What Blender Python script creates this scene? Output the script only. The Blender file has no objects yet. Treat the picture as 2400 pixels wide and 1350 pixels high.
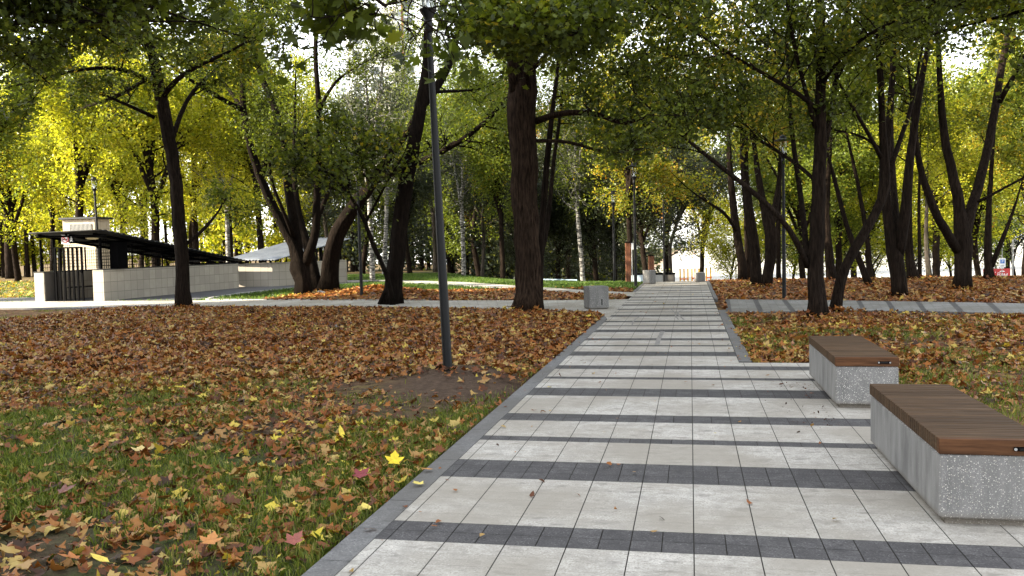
import bpy, math, random
import numpy as np
from mathutils import Vector, Matrix

random.seed(7)
RNG = np.random.default_rng(7)
SC = bpy.context.scene
COL = SC.collection
R_ = math.radians
PI = math.pi

# ---------------------------------------------------------------- camera model (used to size and place what the photograph shows)
F, YAW, PIT, ROL, EYE = 2060.0, R_(11.51), R_(2.80), R_(-1.27), 1.5
CAM_M = Matrix.Rotation(YAW, 3, 'Z') @ Matrix.Rotation(PI / 2 - PIT, 3, 'X') @ Matrix.Rotation(ROL, 3, 'Z')
EYEV = Vector((0, 0, EYE))


def ray(x, y):
    return CAM_M @ Vector(((x - 1200) / F, (675 - y) / F, -1.0))


def at(x, y, d):
    return EYEV + ray(x, y) * d


def depth_of(x, y, z=0.0):
    return (z - EYE) / ray(x, y).z


def gnd(x, y):
    p = at(x, y, depth_of(x, y))
    return p


def smooth(a, b, x):
    t = np.clip((x - a) / (b - a), 0, 1)
    return t * t * (3 - 2 * t)


def height(x, y):
    """terrain height: flat park, falling away beyond the crest on the right, a soil mound and a leaf mound"""
    x = np.asarray(x, float)
    y = np.asarray(y, float)
    s = np.clip(y - 31.0, 0, None)
    side = smooth(0, 8.0, x + 9.0 + .30 * s)
    drop = -np.minimum(0.0042 * s * s * (s < 24) + (s >= 24) * (2.42 + (s - 24) * 0.06), 6.6)
    far = np.clip(y - 46.0, 0, None)
    drop2 = -np.minimum(0.02 * far, 1.5)
    h = drop * side + drop2 * (1 - side)
    h = h + 0.10 * np.exp(-((x + 2.75) ** 2 + (y - 9.95) ** 2) / 0.55)
    h = h + 0.26 * np.exp(-(((x + 9.8) / 1.5) ** 2 + ((y - 26.6) / 0.7) ** 2))
    return h


def hz(x, y):
    return float(height(x, y))


# ---------------------------------------------------------------- small helpers
def tag(o, label=None, cat=None, group=None, kind=None):
    if label: o['label'] = label
    if cat: o['category'] = cat
    if group: o['group'] = group
    if kind: o['kind'] = kind
    return o


def empty(name, loc=(0, 0, 0), rz=0.0):
    o = bpy.data.objects.new(name, None)
    o.empty_display_size = 0.2
    o.location = loc
    o.rotation_euler = (0, 0, rz)
    COL.objects.link(o)
    return o


def children(o):
    return [c for c in list(COL.objects) if c.parent == o]


def copy_tree(o, parent=None):
    c = o.copy()
    COL.objects.link(c)
    c.parent = parent
    for ch in children(o):
        copy_tree(ch, c)
    return c


class MB:
    """collects faces, builds ONE mesh object"""
    def __init__(self):
        self.v, self.f, self.m = [], [], []

    def poly(self, pts, m=0):
        b = len(self.v)
        self.v += [tuple(p) for p in pts]
        self.f.append(tuple(range(b, b + len(pts))))
        self.m.append(m)

    def mesh(self, vs, fs, m=0):
        b = len(self.v)
        self.v += [tuple(p) for p in vs]
        for f in fs:
            self.f.append(tuple(b + i for i in f))
            self.m.append(m)

    def box(self, x0, x1, y0, y1, z0, z1, m=0, M=None, bev=0.0):
        if bev <= 0:
            vs = [(x, y, z) for z in (z0, z1) for y in (y0, y1) for x in (x0, x1)]
            fs = [(0, 2, 3, 1), (4, 5, 7, 6), (0, 1, 5, 4), (2, 6, 7, 3), (0, 4, 6, 2), (1, 3, 7, 5)]
        else:
            b = bev
            ring = lambda i, z: [(x0 + i, y0 + i, z), (x1 - i, y0 + i, z), (x1 - i, y1 - i, z), (x0 + i, y1 - i, z)]

            def oct_(i, z, c):
                a0, a1, b0, b1 = x0 + i, x1 - i, y0 + i, y1 - i
                return [(a0 + c, b0, z), (a1 - c, b0, z), (a1, b0 + c, z), (a1, b1 - c, z), (a1 - c, b1, z), (a0 + c, b1, z), (a0, b1 - c, z), (a0, b0 + c, z)]
            rings = [oct_(b, z0, b * .3), oct_(0, z0 + b, b), oct_(0, z1 - b, b), oct_(b, z1, b * .3)]
            vs = [p for r in rings for p in r]
            fs = [tuple(reversed(range(8))), tuple(range(24, 32))]
            for k in range(3):
                for i in range(8):
                    j = (i + 1) % 8
                    fs.append((k * 8 + i, k * 8 + j, k * 8 + 8 + j, k * 8 + 8 + i))
        if M is not None:
            vs = [tuple(M @ Vector(p)) for p in vs]
        self.mesh(vs, fs, m)

    def tube(self, pts, rads, n=8, m=0, cap=True, wob=None):
        pts = [Vector(p) for p in pts]
        base = len(self.v)
        up = None
        k = len(pts)
        for i, p in enumerate(pts):
            d = (pts[min(i + 1, k - 1)] - pts[max(i - 1, 0)])
            if d.length < 1e-9: d = Vector((0, 0, 1))
            d.normalize()
            if up is None:
                a = Vector((1, 0, 0)) if abs(d.x) < .9 else Vector((0, 1, 0))
                up = d.cross(a).normalized()
            else:
                up = (up - d * up.dot(d))
                if up.length < 1e-6: up = d.orthogonal()
                up.normalize()
            sd = d.cross(up)
            r = rads[i] if hasattr(rads, '__len__') else rads
            for j in range(n):
                a = 2 * PI * j / n
                rr = r * (wob(i, a, p) if wob else 1.0)
                q = p + (up * math.cos(a) + sd * math.sin(a)) * rr
                self.v.append((q.x, q.y, q.z))
        for i in range(k - 1):
            for j in range(n):
                j2 = (j + 1) % n
                self.f.append((base + i * n + j, base + i * n + j2, base + (i + 1) * n + j2, base + (i + 1) * n + j))
                self.m.append(m)
        if cap:
            self.f.append(tuple(base + (k - 1) * n + j for j in range(n))); self.m.append(m)
            self.f.append(tuple(base + j for j in reversed(range(n)))); self.m.append(m)

    def lathe(self, prof, n=20, m=0, c=(0, 0)):
        b = len(self.v)
        for r, z in prof:
            for j in range(n):
                a = 2 * PI * j / n
                self.v.append((c[0] + r * math.cos(a), c[1] + r * math.sin(a), z))
        for i in range(len(prof) - 1):
            for j in range(n):
                j2 = (j + 1) % n
                self.f.append((b + i * n + j, b + i * n + j2, b + (i + 1) * n + j2, b + (i + 1) * n + j)); self.m.append(m)

    def bar(self, a, b, w, m=0):
        self.tube([a, b], w * .7071, 4, m)

    def build(self, name, mats, parent=None, smooth_=False, loc=None):
        me = bpy.data.meshes.new(name)
        me.from_pydata(self.v, [], self.f)
        if not isinstance(mats, (list, tuple)): mats = [mats]
        for mt in mats: me.materials.append(mt)
        me.polygons.foreach_set('material_index', self.m)
        if smooth_: me.polygons.foreach_set('use_smooth', [True] * len(self.f))
        me.update()
        o = bpy.data.objects.new(name, me)
        COL.objects.link(o)
        if parent is not None: o.parent = parent
        if loc is not None: o.location = loc
        return o


# ---------------------------------------------------------------- materials
def new_mat(name):
    m = bpy.data.materials.new(name)
    m.use_nodes = True
    nt = m.node_tree
    nt.nodes.clear()
    return m, nt


class N:
    """thin node-graph helper"""
    def __init__(self, name):
        self.m, self.nt = new_mat(name)
        self.out = self.nt.nodes.new('ShaderNodeOutputMaterial')

    def n(self, t, **kw):
        nd = self.nt.nodes.new(t)
        for k, v in kw.items():
            if k.startswith('i_'):
                key = k[2:]
                key = int(key) if key.isdigit() else key.replace('_', ' ')
                nd.inputs[key].default_value = v
            else:
                setattr(nd, k, v)
        return nd

    def l(self, a, b):
        self.nt.links.new(a, b)

    def coord(self, kind='Object', scale=(1, 1, 1), rot=(0, 0, 0)):
        tc = self.n('ShaderNodeTexCoord')
        mp = self.n('ShaderNodeMapping')
        mp.inputs['Scale'].default_value = scale
        mp.inputs['Rotation'].default_value = rot
        self.l(tc.outputs[kind], mp.inputs['Vector'])
        return mp.outputs['Vector']

    def noise(self, vec, scale, detail=4, rough=.55, dim='3D'):
        t = self.n('ShaderNodeTexNoise', noise_dimensions=dim)
        t.inputs['Scale'].default_value = scale
        t.inputs['Detail'].default_value = detail
        t.inputs['Roughness'].default_value = rough
        self.l(vec, t.inputs['Vector'])
        return t.outputs['Fac']

    def ramp(self, fac, stops, interp='LINEAR'):
        r = self.n('ShaderNodeValToRGB')
        r.color_ramp.interpolation = interp
        e = r.color_ramp.elements
        while len(e) < len(stops): e.new(0.5)
        for el, (p, c) in zip(e, stops):
            el.position = p
            el.color = (*c, 1) if len(c) == 3 else c
        self.l(fac, r.inputs['Fac'])
        return r.outputs['Color']

    def mix(self, fac, a, b, blend='MIX'):
        t = self.n('ShaderNodeMix', data_type='RGBA', blend_type=blend)
        for sock, v in ((t.inputs[0], fac), (t.inputs[6], a), (t.inputs[7], b)):
            if hasattr(v, 'is_linked') or hasattr(v, 'links'):
                self.l(v, sock)
            elif isinstance(v, (int, float)):
                sock.default_value = v
            else:
                sock.default_value = (*v, 1) if len(v) == 3 else v
        return t.outputs[2]

    def math(self, op, a, b=None):
        t = self.n('ShaderNodeMath', operation=op)
        for i, v in enumerate((a, b)):
            if v is None: continue
            if isinstance(v, (int, float)): t.inputs[i].default_value = v
            else: self.l(v, t.inputs[i])
        return t.outputs[0]

    def bump(self, h, strength=.3, dist=.01):
        b = self.n('ShaderNodeBump')
        b.inputs['Strength'].default_value = strength
        b.inputs['Distance'].default_value = dist
        self.l(h, b.inputs['Height'])
        return b.outputs['Normal']

    def bsdf(self, col, rough=.8, metal=0.0, normal=None, spec=.4):
        p = self.n('ShaderNodeBsdfPrincipled')
        if isinstance(col, (tuple, list)): p.inputs['Base Color'].default_value = (*col[:3], 1)
        else: self.l(col, p.inputs['Base Color'])
        if isinstance(rough, (int, float)): p.inputs['Roughness'].default_value = rough
        else: self.l(rough, p.inputs['Roughness'])
        p.inputs['Metallic'].default_value = metal
        p.inputs['Specular IOR Level'].default_value = spec
        if normal is not None: self.l(normal, p.inputs['Normal'])
        return p

    def done(self, shader):
        self.l(shader.outputs[0] if hasattr(shader, 'outputs') else shader, self.out.inputs['Surface'])
        return self.m


def plain(name, col, rough=.6, metal=0.0, var=.15, sc=6.0, spec=.4):
    g = N(name)
    v = g.coord()
    f = g.noise(v, sc, 5)
    c = g.ramp(f, [(.3, tuple(x * (1 - var) for x in col)), (.7, tuple(min(1, x * (1 + var)) for x in col))])
    f2 = g.noise(v, sc * 9, 3)
    return g.done(g.bsdf(c, rough, metal, g.bump(f2, .08, .004), spec))


def leaf_mat(name, stops, trans=.5, tint=(1.15, 1.1, .55), clump=.5):
    """stops: palette over a per-leaf random value; a slow noise shifts whole sprays along it"""
    g = N(name)
    at_ = g.n('ShaderNodeAttribute', attribute_name='rnd')
    oi = g.n('ShaderNodeObjectInfo')
    v = g.coord('Object')
    nz = g.noise(v, .55, 2)
    nz = g.math('MULTIPLY', g.math('SUBTRACT', nz, .5), clump * 2)
    a = g.math('ADD', at_.outputs['Fac'], nz)
    a = g.math('ADD', a, g.math('MULTIPLY', g.math('SUBTRACT', oi.outputs['Random'], .5), .16))
    col = g.ramp(a, stops)
    p = g.bsdf(col, .45, 0, None, .35)
    t = g.n('ShaderNodeBsdfTranslucent')
    tc = g.mix(1.0, col, tint, 'MULTIPLY')
    g.l(tc, t.inputs['Color'])
    mx = g.n('ShaderNodeMixShader')
    mx.inputs[0].default_value = trans
    g.l(p.outputs[0], mx.inputs[1])
    g.l(t.outputs[0], mx.inputs[2])
    return g.done(mx)


M = {}
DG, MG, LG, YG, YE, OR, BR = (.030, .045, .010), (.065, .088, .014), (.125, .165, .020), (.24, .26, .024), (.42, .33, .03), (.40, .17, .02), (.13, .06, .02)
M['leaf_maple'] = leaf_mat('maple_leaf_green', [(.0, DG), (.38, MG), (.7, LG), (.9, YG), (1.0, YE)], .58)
M['leaf_autumn'] = leaf_mat('maple_leaf_turning', [(.0, MG), (.28, LG), (.58, YG), (.84, YE), (1.0, OR)])
M['leaf_yellow'] = leaf_mat('yellow_leaf', [(.0, LG), (.15, (.18, .22, .02)), (.38, (.30, .34, .03)), (.65, (.45, .46, .045)), (.95, (.54, .49, .05)), (1.0, YE)], .62)
M['leaf_grey'] = leaf_mat('grey_green_leaf', [(.0, (.02, .028, .018)), (.5, (.05, .065, .035)), (.85, (.085, .10, .05)), (1.0, YG)], .35)
M['leaf_fresh'] = leaf_mat('fresh_green_leaf', [(.0, MG), (.35, LG), (.8, (.16, .21, .03)), (.93, YG), (1.0, YE)], .55)
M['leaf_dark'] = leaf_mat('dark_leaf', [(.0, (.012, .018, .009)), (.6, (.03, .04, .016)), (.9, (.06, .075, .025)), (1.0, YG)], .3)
M['leaf_orange'] = leaf_mat('orange_leaf', [(.0, YG), (.3, YE), (.6, (.5, .2, .05)), (1.0, (.45, .12, .04))], .5)


def bark(name, a, b, sc=1.0, moss=0.0):
    g = N(name)
    v = g.coord('Object', (9 * sc, 9 * sc, 1.3 * sc))
    f = g.noise(v, 3.2, 7, .65)
    v2 = g.coord('Object', (1, 1, .6))
    f2 = g.noise(v2, 1.3, 4)
    c = g.ramp(f, [(.36, a), (.66, b)])
    c = g.mix(g.ramp(f2, [(.35, (0, 0, 0)), (.75, (.6, .6, .6))]), c, (a[0] * .55, a[1] * .6, a[2] * .6))
    if moss: c = g.mix(g.math('MULTIPLY', g.ramp(f2, [(.5, (0, 0, 0)), (.62, (1, 1, 1))]), moss), c, (.05, .06, .02))
    return g.done(g.bsdf(c, .95, 0, g.bump(f, 1.0, .05), .04))


M['bark'] = bark('maple_bark', (.006, .0043, .0033), (.031, .022, .0165))
M['bark_dark'] = bark('shade_darkened_bark', (.004, .003, .0023), (.017, .012, .009))  # dark bark, deepened in colour in place of shade on the forked trunks
M['bark_big'] = bark('ridged_bark', (.007, .0046, .0032), (.050, .033, .023), .9)
M['bark_grey'] = bark('grey_bark', (.035, .03, .025), (.12, .10, .082), 1.3, .3)


def birch_bark():
    g = N('birch_bark')
    v = g.coord('Object', (2.2, 2.2, 9))
    f = g.noise(v, 1.6, 5, .6)
    c = g.ramp(f, [(.42, (.02, .018, .016)), (.56, (.30, .285, .26)), (.8, (.44, .42, .39))])
    return g.done(g.bsdf(c, .8, 0, g.bump(f, .3, .01)))


M['birch'] = birch_bark()


def tile_mat(name, lo, hi, speck, stain=True, rough=.85):
    g = N(name)
    at_ = g.n('ShaderNodeAttribute', attribute_name='rnd')
    v = g.coord('Object')
    fine = g.noise(v, 85, 4, .75)
    mid = g.noise(v, 9, 6, .65)
    big = g.noise(v, .9, 4)
    sv = g.coord('Object', (4, 9, 4))
    st = g.noise(sv, 1.3, 5, .62)
    c = g.ramp(at_.outputs['Fac'], [(0, lo), (1, hi)])
    c = g.mix(g.ramp(fine, [(.36, (1, 1, 1)), (.46, (0, 0, 0))]), c, tuple(x * .45 for x in lo))
    blot = g.noise(v, 26, 5, .7)
    c = g.mix(g.ramp(blot, [(.34, (.8, .8, .8)), (.50, (0, 0, 0))]), c, tuple(x * .60 for x in lo))
    c = g.mix(g.ramp(fine, [(.57, (0, 0, 0)), (.66, (1, 1, 1))]), c, speck)
    c = g.mix(g.ramp(mid, [(.35, (.75, .75, .75)), (.58, (0, 0, 0))]), c, tuple(x * .72 for x in lo))
    if stain:
        c = g.mix(g.ramp(st, [(.55, (0, 0, 0)), (.70, (.8, .8, .8))]), c, tuple(x * .42 for x in lo))
        c = g.mix(g.ramp(big, [(.40, (.8, .8, .8)), (.60, (0, 0, 0))]), c, (lo[0] * .66, lo[1] * .635, lo[2] * .59))
    return g.done(g.bsdf(c, rough, 0, g.bump(fine, .35, .003), .3))


M['tile_light'] = tile_mat('light_paver', (.42, .398, .355), (.52, .495, .445), (.74, .715, .66))
M['tile_dark'] = tile_mat('dark_paver', (.066, .063, .064), (.10, .096, .096), (.24, .235, .23), False, .7)
M['tile_shaded'] = tile_mat('shaded_paver', (.24, .235, .222), (.31, .305, .29), (.42, .41, .39))  # light paver greyed so the branch path carries its shade in colour
M['kerb'] = tile_mat('kerb_stone', (.17, .168, .165), (.225, .222, .215), (.31, .305, .30), True)
M['joint'] = plain('joint_sand', (.05, .045, .038), .95)
M['kerb_pale'] = tile_mat('pale_kerb_stone', (.42, .42, .41), (.5, .5, .49), (.6, .6, .58), False)


def asphalt():
    g = N('asphalt')
    v = g.coord('Object')
    f = g.noise(v, 90, 3, .7)
    b = g.noise(v, .5, 4)
    c = g.ramp(f, [(.3, (.045, .047, .056)), (.7, (.085, .087, .098))])
    c = g.mix(g.ramp(b, [(.4, (0, 0, 0)), (.7, (.6, .6, .6))]), c, (.11, .11, .115))
    return g.done(g.bsdf(c, .75, 0, g.bump(f, .4, .004)))


M['asphalt'] = asphalt()


def aggregate(name='exposed_aggregate_concrete', cut=.74, lo=.13, hi=.25):
    g = N(name)
    v = g.coord('Object')
    vo = g.n('ShaderNodeTexVoronoi', feature='F1')
    vo.inputs['Scale'].default_value = 118
    g.l(v, vo.inputs['Vector'])
    vo2 = g.n('ShaderNodeTexVoronoi', feature='F1')
    vo2.inputs['Scale'].default_value = 190
    g.l(v, vo2.inputs['Vector'])
    n1 = g.noise(v, 3, 5)
    sv = g.coord('Object', (3, 3, .7))
    n2 = g.noise(sv, 3.5, 6, .65)
    base = g.ramp(n2, [(.3, (lo, lo * .985, lo * .955)), (.72, (hi, hi * .985, hi * .955))])
    sep = g.n('ShaderNodeSeparateColor')
    g.l(vo.outputs['Color'], sep.inputs[0])
    sep2 = g.n('ShaderNodeSeparateColor')
    g.l(vo2.outputs['Color'], sep2.inputs[0])
    near = g.ramp(vo.outputs['Distance'], [(.30, (1, 1, 1)), (.40, (0, 0, 0))])
    near2 = g.ramp(vo2.outputs['Distance'], [(.26, (1, 1, 1)), (.38, (0, 0, 0))])
    sel = g.math('GREATER_THAN', sep.outputs[0], cut)
    sel2 = g.math('GREATER_THAN', sep2.outputs[0], cut - .08)
    c = g.mix(g.math('MULTIPLY', near2, sel2), base, (.42, .41, .39))
    stone = g.ramp(sep.outputs[1], [(0, (.32, .29, .24)), (.5, (.58, .55, .50)), (1, (.76, .74, .69))])
    c = g.mix(g.math('MULTIPLY', near, sel), c, stone)
    # a worn, muddy foot
    geo = g.n('ShaderNodeSeparateXYZ')
    tc = g.n('ShaderNodeTexCoord')
    g.l(tc.outputs['Object'], geo.inputs[0])
    zz = g.math('ADD', geo.outputs[2], g.math('MULTIPLY', g.math('SUBTRACT', n1, .5), .06))
    c = g.mix(g.ramp(zz, [(.02, (.65, .65, .65)), (.07, (0, 0, 0))]), c, (.12, .095, .065))
    return g.done(g.bsdf(c, .8, 0, g.bump(vo.outputs['Distance'], .25, .004), .35))


M['aggregate'] = aggregate()
M['weathered'] = aggregate('weathered_concrete', .93, .11, .19)
M['cast'] = aggregate('cast_concrete', .95, .15, .30)


def wood_mat(name, a, b):
    g = N(name)
    at_ = g.n('ShaderNodeAttribute', attribute_name='rnd')
    v = g.coord('Object', (1.5, 22, 22))
    f = g.noise(v, 2.5, 6, .6)
    c = g.ramp(f, [(.3, a), (.7, b)])
    c = g.mix(g.math('MULTIPLY', at_.outputs['Fac'], .55), c, tuple(x * .55 for x in a))
    return g.done(g.bsdf(c, .7, 0, g.bump(f, .25, .004), .15))


M['wood'] = wood_mat('stained_wood_slats', (.046, .027, .014), (.125, .076, .042))
M['wood_end'] = wood_mat('stained_wood_front', (.042, .019, .009), (.135, .062, .028))
M['metal'] = plain('anthracite_paint', (.0065, .0068, .0075), .5, .0, .15, 3, .2)
M['black'] = plain('black_steel', (.0025, .0025, .003), .7, .0, .2, 5, .02)
M['roofsheet'] = plain('dark_corrugated_sheet', (.018, .019, .021), .45, .2, .25, 2)
M['roof_skysheen'] = plain('sky_sheen_corrugated_sheet', (.30, .32, .35), .32, .5, .2, 2)  # pale colour paints the sky's reflection onto the second roof
M['white'] = plain('white_paint', (.8, .8, .8), .5, 0, .04)
M['red'] = plain('red_paint', (.5, .035, .035), .5, 0, .1)
M['blue'] = plain('blue_paint', (.03, .09, .38), .3, 0, .1, 3, .6)
M['signblue'] = plain('sign_blue', (.02, .14, .5), .4)
M['yellow'] = plain('yellow_paint', (.75, .42, .03), .45, 0, .1)
M['orange'] = plain('orange_paint', (.7, .14, .02), .45, 0, .1)
M['paleblue'] = plain('pale_blue_sheet', (.55, .66, .74), .45, 0, .08)
M['rust'] = plain('rusty_timber', (.16, .06, .028), .7, 0, .4, 4)
M['dim'] = plain('grey_and_stair_shade', (.085, .078, .072), .8, 0, .15, 2)  # dark grey finish; also paints in the shade inside the stair shelter
M['concrete'] = plain('pale_concrete', (.36, .36, .35), .85, 0, .15, 4)
M['railblue'] = plain('faded_blue_rail', (.20, .27, .33), .6)
M['tyre'] = plain('rubber', (.02, .02, .02), .8)
M['windscreen'] = plain('dark_window', (.02, .025, .03), .08, 0, .1, 2, .8)


def glass_mat():
    g = N('lamp_glass')
    p = g.bsdf((.95, .97, .97), .03)
    p.inputs['Transmission Weight'].default_value = 1.0
    p.inputs['IOR'].default_value = 1.2
    return g.done(p)


M['glass'] = glass_mat()
M['reflector'] = plain('lamp_reflector', (.62, .62, .60), .25, .8, .05)


def cladding(name, col, tx=.33, tz=.33, shade=.12):
    """stone cladding panels: a grid in object x / y / z with per-panel tone and dark joints"""
    g = N(name)
    tc = g.n('ShaderNodeTexCoord')
    br = g.n('ShaderNodeTexBrick')
    br.offset = 0.0
    br.inputs['Scale'].default_value = 1.0
    br.inputs['Brick Width'].default_value = tx
    br.inputs['Row Height'].default_value = tz
    br.inputs['Mortar Size'].default_value = .006
    br.inputs['Color1'].default_value = (*[x * (1 - shade) for x in col], 1)
    br.inputs['Color2'].default_value = (*[min(1, x * (1 + shade)) for x in col], 1)
    br.inputs['Mortar'].default_value = (*[x * .3 for x in col], 1)
    g.l(tc.outputs['UV'], br.inputs['Vector'])
    v = g.coord('Object')
    nz = g.noise(v, 5, 6, .65)
    c = g.mix(g.ramp(nz, [(.4, (.35, .35, .35)), (.62, (0, 0, 0))]), br.outputs['Color'], tuple(x * .78 for x in col))
    return g.done(g.bsdf(c, .7, 0, None, .35))


M['clad'] = cladding('pale_stone_cladding', (.38, .345, .29))
M['clad_warm'] = cladding('cream_stone_cladding', (.44, .37, .27))


def ground_mat():
    g = N('park_soil_and_turf')
    a = g.n('ShaderNodeAttribute', attribute_name='surf')
    sep = g.n('ShaderNodeSeparateColor')
    g.l(a.outputs['Color'], sep.inputs[0])
    v = g.coord('Object')
    n1 = g.noise(v, 1.1, 6, .6)
    n2 = g.noise(v, 14, 5, .65)
    soil = g.ramp(n2, [(.3, (.045, .029, .019)), (.7, (.105, .070, .048))])
    turf = g.ramp(n2, [(.3, (.018, .030, .009)), (.7, (.060, .085, .022))])
    vo = g.n('ShaderNodeTexVoronoi', feature='F1')
    vo.inputs['Scale'].default_value = 11
    vo.inputs['Randomness'].default_value = 1
    g.l(v, vo.inputs['Vector'])
    sc = g.n('ShaderNodeSeparateColor')
    g.l(vo.outputs['Color'], sc.inputs[0])
    lit = g.ramp(sc.outputs[0], [(0, (.05, .025, .014)), (.4, (.14, .062, .026)), (.7, (.20, .095, .04)), (.9, (.26, .16, .07)), (1, (.30, .22, .05))])
    gm = g.math('MULTIPLY', g.ramp(n1, [(.36, (0, 0, 0)), (.56, (1, 1, 1))]), sep.outputs[1])
    c = g.mix(gm, soil, turf)
    lm = g.math('MULTIPLY', g.ramp(g.noise(v, 6, 4, .6), [(.30, (0, 0, 0)), (.5, (1, 1, 1))]), sep.outputs[0])
    c = g.mix(lm, c, lit)
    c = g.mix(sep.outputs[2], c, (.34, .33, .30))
    return g.done(g.bsdf(c, .95, 0, g.bump(n2, .8, .03), .15))


M['ground'] = ground_mat()
M['grass'] = leaf_mat('grass_blade', [(0, (.06, .085, .012)), (.5, (.14, .185, .026)), (.85, (.21, .24, .038)), (1, (.32, .27, .09))], .4, (1.1, 1.15, .6), .2)
M['grass_sun'] = leaf_mat('lush_grass_blade', [(0, (.04, .08, .015)), (.6, (.09, .16, .03)), (1, (.17, .22, .05))], .5, (1.1, 1.15, .6), .2)
M['litter'] = leaf_mat('fallen_leaf', [(0, (.04, .017, .007)), (.15, (.13, .040, .011)), (.36, (.25, .080, .016)), (.55, (.33, .130, .025)), (.69, (.28, .135, .038)), (.80, (.37, .225, .07)), (.89, (.44, .32, .10)), (.95, (.52, .40, .06)), (1, (.60, .48, .05))], .15, (1.1, .95, .6), .22)

# ---------------------------------------------------------------- fast leaf meshes
_h = [(.36, -.42), (.30, -.24), (.46, -.14), (.62, .10), (.44, .12), (.23, .11), (.28, .28), (.14, .40)]
T_MAPLE = np.array([(0, -.36)] + _h + [(0, .62)] + [(-a, b) for a, b in reversed(_h)])
_h = [(.36, -.42), (.34, -.14), (.61, .12), (.28, .19)]
T_MAP2 = np.array([(0, -.36)] + _h + [(0, .62)] + [(-a, b) for a, b in reversed(_h)])
T_LEAF = np.array([(0, -.5), (.33, -.18), (.27, .22), (0, .58), (-.27, .22), (-.33, -.18)])
T_KITE = np.array([(0, -.5), (.36, .05), (0, .55), (-.36, .05)])


def leaves_obj(name, P, S, NRM, tmpl, mat, parent=None, curl=.5, rnd=None, rng=RNG):
    P = np.asarray(P, float)
    n = len(P)
    k = len(tmpl)
    NRM = NRM / (np.linalg.norm(NRM, axis=1, keepdims=True) + 1e-9)
    t = rng.normal(size=(n, 3))
    t -= NRM * (t * NRM).sum(1, keepdims=True)
    t /= np.linalg.norm(t, axis=1, keepdims=True) + 1e-9
    b = np.cross(NRM, t)
    S = np.asarray(S, float).reshape(n, 1, 1)
    u = tmpl[:, 0][None, :, None]
    w = tmpl[:, 1][None, :, None]
    cu = rng.uniform(-1, 1, (n, 1)) * curl
    cv = rng.uniform(-1, 1, (n, 1)) * curl
    zz = cu * (tmpl[:, 0] ** 2)[None, :] * 2.0 + cv * (tmpl[:, 1] ** 2)[None, :] * 1.3
    wid = rng.uniform(.75, 1.1, (n, 1, 1))
    V = P[:, None, :] + S * (t[:, None, :] * u * wid + b[:, None, :] * w + NRM[:, None, :] * zz[:, :, None])
    me = bpy.data.meshes.new(name)
    me.vertices.add(n * k)
    me.vertices.foreach_set('co', V.reshape(-1).astype(np.float32))
    me.loops.add(n * k)
    me.loops.foreach_set('vertex_index', np.arange(n * k, dtype=np.int32))
    me.polygons.add(n)
    me.polygons.foreach_set('loop_start', (np.arange(n) * k).astype(np.int32))
    at_ = me.attributes.new('rnd', 'FLOAT', 'FACE')
    if rnd is None: rnd = rng.random(n)
    at_.data.foreach_set('value', rnd.astype(np.float32))
    me.materials.append(mat)
    me.update(calc_edges=True)
    o = bpy.data.objects.new(name, me)
    COL.objects.link(o)
    if parent is not None: o.parent = parent
    return o


# ---------------------------------------------------------------- trees
LAMP_HEAD = tuple(at(1003, 5, 10.25))


def lamp_gap(S):
    """twigs pruned away in front of two lamp heads"""
    out = np.zeros(len(S), bool)
    o = np.array(EYEV)[None, :]
    for head, wide in ((LAMP_HEAD, .045), (tuple(at(1832, 345, 22.1)), .022)):
        ax = np.array(head)[None, :] - o
        L = np.linalg.norm(ax)
        ax = ax / L
        t = ((S - o) * ax).sum(1)
        off = np.linalg.norm(S - o - ax * t[:, None], axis=1)
        out |= (t < L) & (off < wide * t)
    return out


def rv(rng):
    v = rng.normal(size=3)
    return Vector(v / (np.linalg.norm(v) + 1e-9))


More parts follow.
